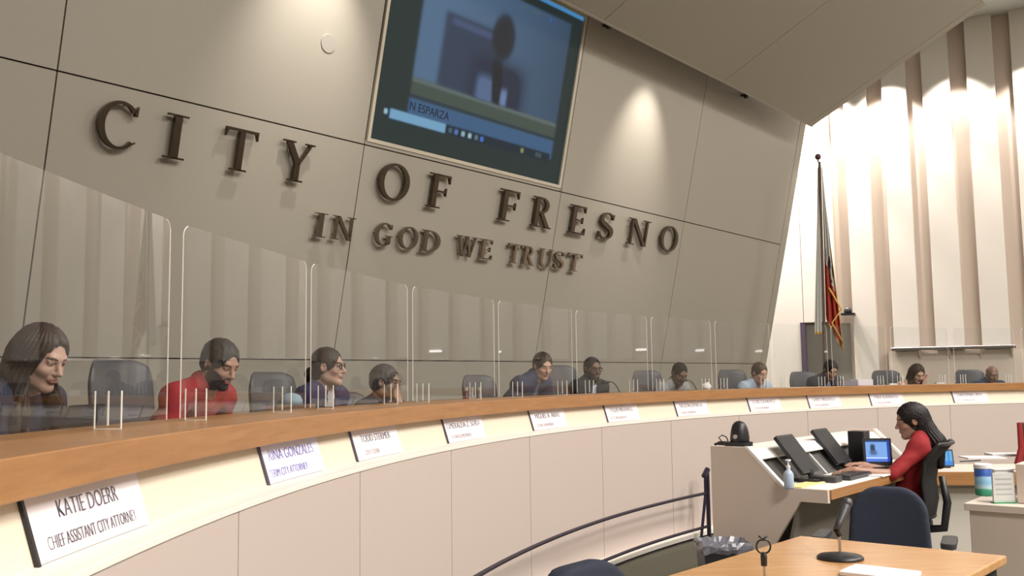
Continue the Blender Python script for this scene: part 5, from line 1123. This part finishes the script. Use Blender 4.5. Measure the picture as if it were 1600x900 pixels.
# rail shelf
A_ = FP+FU*fin_t(1395, 549); B_ = FP+FU*fin_t(1588, 549); off = FN*.20
root = empty('wall_shelf_rail', A_+ZH*RAILZ); tag(root, 'long brushed metal rail shelf on small brackets along the finned wall', 'rail')
m = MB(); m.box((A_+B_)/2+FN*.14+ZH*(RAILZ+.01), (B_-A_)/2, FN*.10, ZH*.022); m.tube([A_+FN*.25+ZH*(RAILZ+.005), B_+FN*.25+ZH*(RAILZ+.005)], .035, 12); put(m, 'rail_bar', mat('dull_rail', (.20, .18, .18), .35, metal=.9), root, bevel=.004)
for k in range(4):
    q = A_+(B_-A_)*(.23+.245*k); m = MB(); m.prism([q+FN*.03+ZH*(RAILZ-.012), q+FN*.22+ZH*(RAILZ-.012), q+FN*.03+ZH*(RAILZ-.20)], FU*.02); put(m, 'bracket', M_low, root)
# lamps added beyond the view to put light streaks in the guard reflections
for k, t_ in enumerate(np.arange(6.0, 16, 2.4)):
    P = FP+FU*t_+FN*.16+ZH*2.15; root = empty('streak_lamp', P); tag(root, '%s short lamp added for reflections in the guards, right of the metal rail shelf' % ('nearest', 'second', 'third', 'fourth', 'fifth')[k], 'lamp', 'added lamps for reflections in the guards')
    m = MB(); m.rbox(P-FN*.03+ZH*0, FU*.17, ZH*.045, FN*.02, .02); put(m, 'housing', M_white, root)
    m = MB(); m.rbox(P, FU*.15, ZH*.025, FN*.012, .02); put(m, 'diffuser', mat('lamp_glow', (.9, .9, .9), .5, emit=(1, .97, .92), estr=6), root)
# small camera on a wall bracket beside the door
P = on_plane(1325, 487, FP+FN*.12, FN); root = empty('wall_camera', P); tag(root, 'small black camera on a bracket above the grey door', 'camera')
m = MB(); m.rbox(P-ZH*.05, FU*.13, FN*.08, ZH*.02, .02); put(m, 'bracket', M_black, root)
m = MB(); m.lathe([(.07, -.03), (.075, .02), (.06, .06), (.03, .09), (.002, .095)], P, 18); put(m, 'dome', M_black, root, smooth=True)
m = MB(); q = P+FN*.07+ZH*.02; m.tube([q-FN*.02, q+FN*.02], .025, 12); put(m, 'lens', M_black2, root)

# ------------------------------------------------------------------ small things on the counter and member desk
def goose(base, tip, lab):
    root = empty('gooseneck_microphone', base); tag(root, lab, 'microphone', 'gooseneck microphones on the member desk'); base = np.asarray(base); tip = np.asarray(tip)
    m = MB(); m.rbox(base+ZH*.012, np.array([.05, 0, 0]), np.array([0, .05, 0]), ZH*.012, .015); put(m, 'base', M_black, root)
    pts = [base+(tip-base)*t+ZH*(.10*math.sin(t*PI)) for t in np.linspace(0, 1, 12)]; m = MB(); m.tube(pts, .006, 6); put(m, 'neck', M_black, root, smooth=True)
    d = pts[-1]-pts[-2]; d /= np.linalg.norm(d); m = MB(); m.tube([pts[-1]-d*.01, pts[-1]+d*.02, pts[-1]+d*.06, pts[-1]+d*.07], [.012, .017, .016, .006], 10); put(m, 'head', M_black, root, smooth=True)
for (xb, xt, yt), lb in zip(((978, 950, 597), (1098, 1071, 594)), ('black gooseneck microphone bending towards the man in the black jacket', 'black gooseneck microphone at the chin of the man in grey shirt and tie')):
    th, P = px_polar(xb, 620, 11.62); th2, Q_ = px_polar(xt, yt, 11.74); goose(polar(th, 11.62, 1.161), Q_, lb)
def cup(P, r, h, m_, lab, cat='cup', name='cup', lid=None):
    root = empty(name, P); tag(root, lab, cat); m = MB(); m.lathe([(r*.8, 0), (r, h*.05), (r, h), (r*.9, h), (r*.88, h*.1)], P, 20); put(m, 'cup_body', m_, root, smooth=False)
    if lid: m = MB(); m.lathe([(r*1.04, h), (r*1.04, h+.012), (r*.7, h+.02)], P, 20); put(m, 'lid', lid, root)
    return root
M_gl = acrylic('drinking_glass', 1.45, (.93, .93, .96))
th, P = px_polar(22, 640, 11.52); cup(polar(th, 11.55, 1.161), .048, .27, M_gl, 'tall clear tumbler with a domed lid before the woman at the left edge', 'tumbler', 'tumbler', M_acr)
# phone held by the first woman
q = hp1(.0, .15, -.10)
m = MB(); rzp = r_.rotation_euler.z; Rz_ = np.array([[math.cos(rzp), -math.sin(rzp), 0], [math.sin(rzp), math.cos(rzp), 0], [0, 0, 1]])
th, P = px_polar(78, 655, 11.7)
m = MB(); d_in = -(polar(th, 1, 0)-polar(th, 0, 0)); tan_ = np.cross(ZH, d_in)
m.rbox(polar(th, 11.62, 1.30), tan_*.11, ZH*.13+d_in*.06, d_in*.006, .012); m.box(polar(th, 11.62, 1.166), tan_*.06, d_in*.05, ZH*.005); tag(m.build('tablet', M_black, origin=polar(th, 11.62, 1.161)), 'dark tablet standing on the desk before the woman with long dark hair', 'tablet')
# pale blue cap on a brown box near the third chair
th, P = px_polar(455, 613, 11.72)
m = MB(); c_ = polar(th, 11.72, 1.161); hbx = max(.05, P[2]-.02-1.161-.05); 
m.box(c_+ZH*hbx/2, np.array([.12, 0, 0]), np.array([0, .10, 0]), ZH*hbx/2); tag(m.build('brown_box', mat('brown_card', (.20, .11, .06), .8), origin=c_, bevel=.004), 'brown box on the desk left of the woman with the bun', 'box')
m = MB(); m.lathe([(.066, 0), (.064, .025), (.052, .05), (.028, .062), (.002, .066)], c_+ZH*(hbx+.001), 20); tag(m.build('blue_cap', mat('light_blue_cloth', (.26, .38, .48), .8), origin=c_, smooth=True), 'light blue rounded cap lying on the brown box', 'cap')
# bottles left of the navy jacket man
for k, (x, cc_, lb) in enumerate(((728, (.12, .03, .04), 'small dark red bottle beside the chair left of the navy-jacket man'), (737, (.32, .28, .30), 'small pale bottle right of the dark red bottle'), (748, (.16, .12, .12), 'small brownish bottle, rightmost of three by the chair'))):
    th, P = px_polar(x, 607, 11.6); q = polar(th, 11.6, 1.161); hh = P[2]-1.161+.01; root = empty('bottle', q); tag(root, lb, 'bottle', 'three small bottles on the member desk')
    m = MB(); m.lathe([(.030, 0), (.032, .01), (.032, hh*.65), (.014, hh*.8), (.013, hh*.9)], q, 14); put(m, 'bottle_body', mat('bottle_%s' % 'abc'[k], cc_, .3), root, smooth=True)
    m = MB(); m.lathe([(.016, hh*.9), (.016, hh)], q, 12); put(m, 'cap', M_stin, root)
# papers beside the blue-tie man
th, P = px_polar(1345, 601, 11.3)
c_ = polar(th, 11.42, ZT+.0); ta_ = np.cross(ZH, -(polar(th, 1, 0)-polar(th, 0, 0)))
for k, (dx_, h0, cc_, lb) in enumerate(((-.10, .055, (.22, .20, .24), 'low dark binder on the counter right of the blue-tie man'), (.16, .075, (.74, .70, .78), 'stack of pale papers on the counter left of the empty chair'))):
    m = MB(); r0 = c_+ta_*(-dx_ if ta_[0] < 0 else dx_); m.box(r0+ZH*(h0/2+.001), ta_*.14, np.cross(ZH, ta_)*.06, ZH*h0/2); tag(m.build(('binder', 'paper_stack')[k], mat(('binder_grey', 'pale_stack')[k], cc_, .7), origin=r0, bevel=.003), lb, ('binder', 'paper')[k])
for x, lb in ((1395, 'small white folded note on the counter before the woman leaning on her hand'), (1468, 'flat white note on the counter between the last two members')):
    th = th_px(x, 11.4, ZT); q = polar(th, 11.4, ZT); m = MB(); m.box(q+ZH*.010, np.array([.05, 0, 0]), np.array([0, .03, 0]), ZH*.009); tag(m.build('folded_note', M_white, origin=q), lb, 'note')
th, P = px_polar(1105, 611, 11.4); q = polar(th_px(1103, 11.42, ZT), 11.42, ZT); m = MB(); G = Field(*[np.arange(a, b, .008) for a, b in ((-.08, .08), (-.06, .06), (-.01, .09))]); G.ell((0, 0, .03), (.055, .04, .04)); G.ell((.02, .01, .055), (.03, .03, .025), None, .02); G.half(lambda P: .001-P[..., 2]); X3 = np.stack(np.meshgrid(*G.a, indexing='ij'), -1); G.D += .005*np.sin(X3[..., 0]*90)*np.sin(X3[..., 2]*80+X3[..., 1]*60)
o = sdf_obj('crumpled_tissue', G, [M_white], None); o.location = tuple(q); tag(o, 'crumpled white tissue on the counter right of the grey-shirted man', 'tissue')
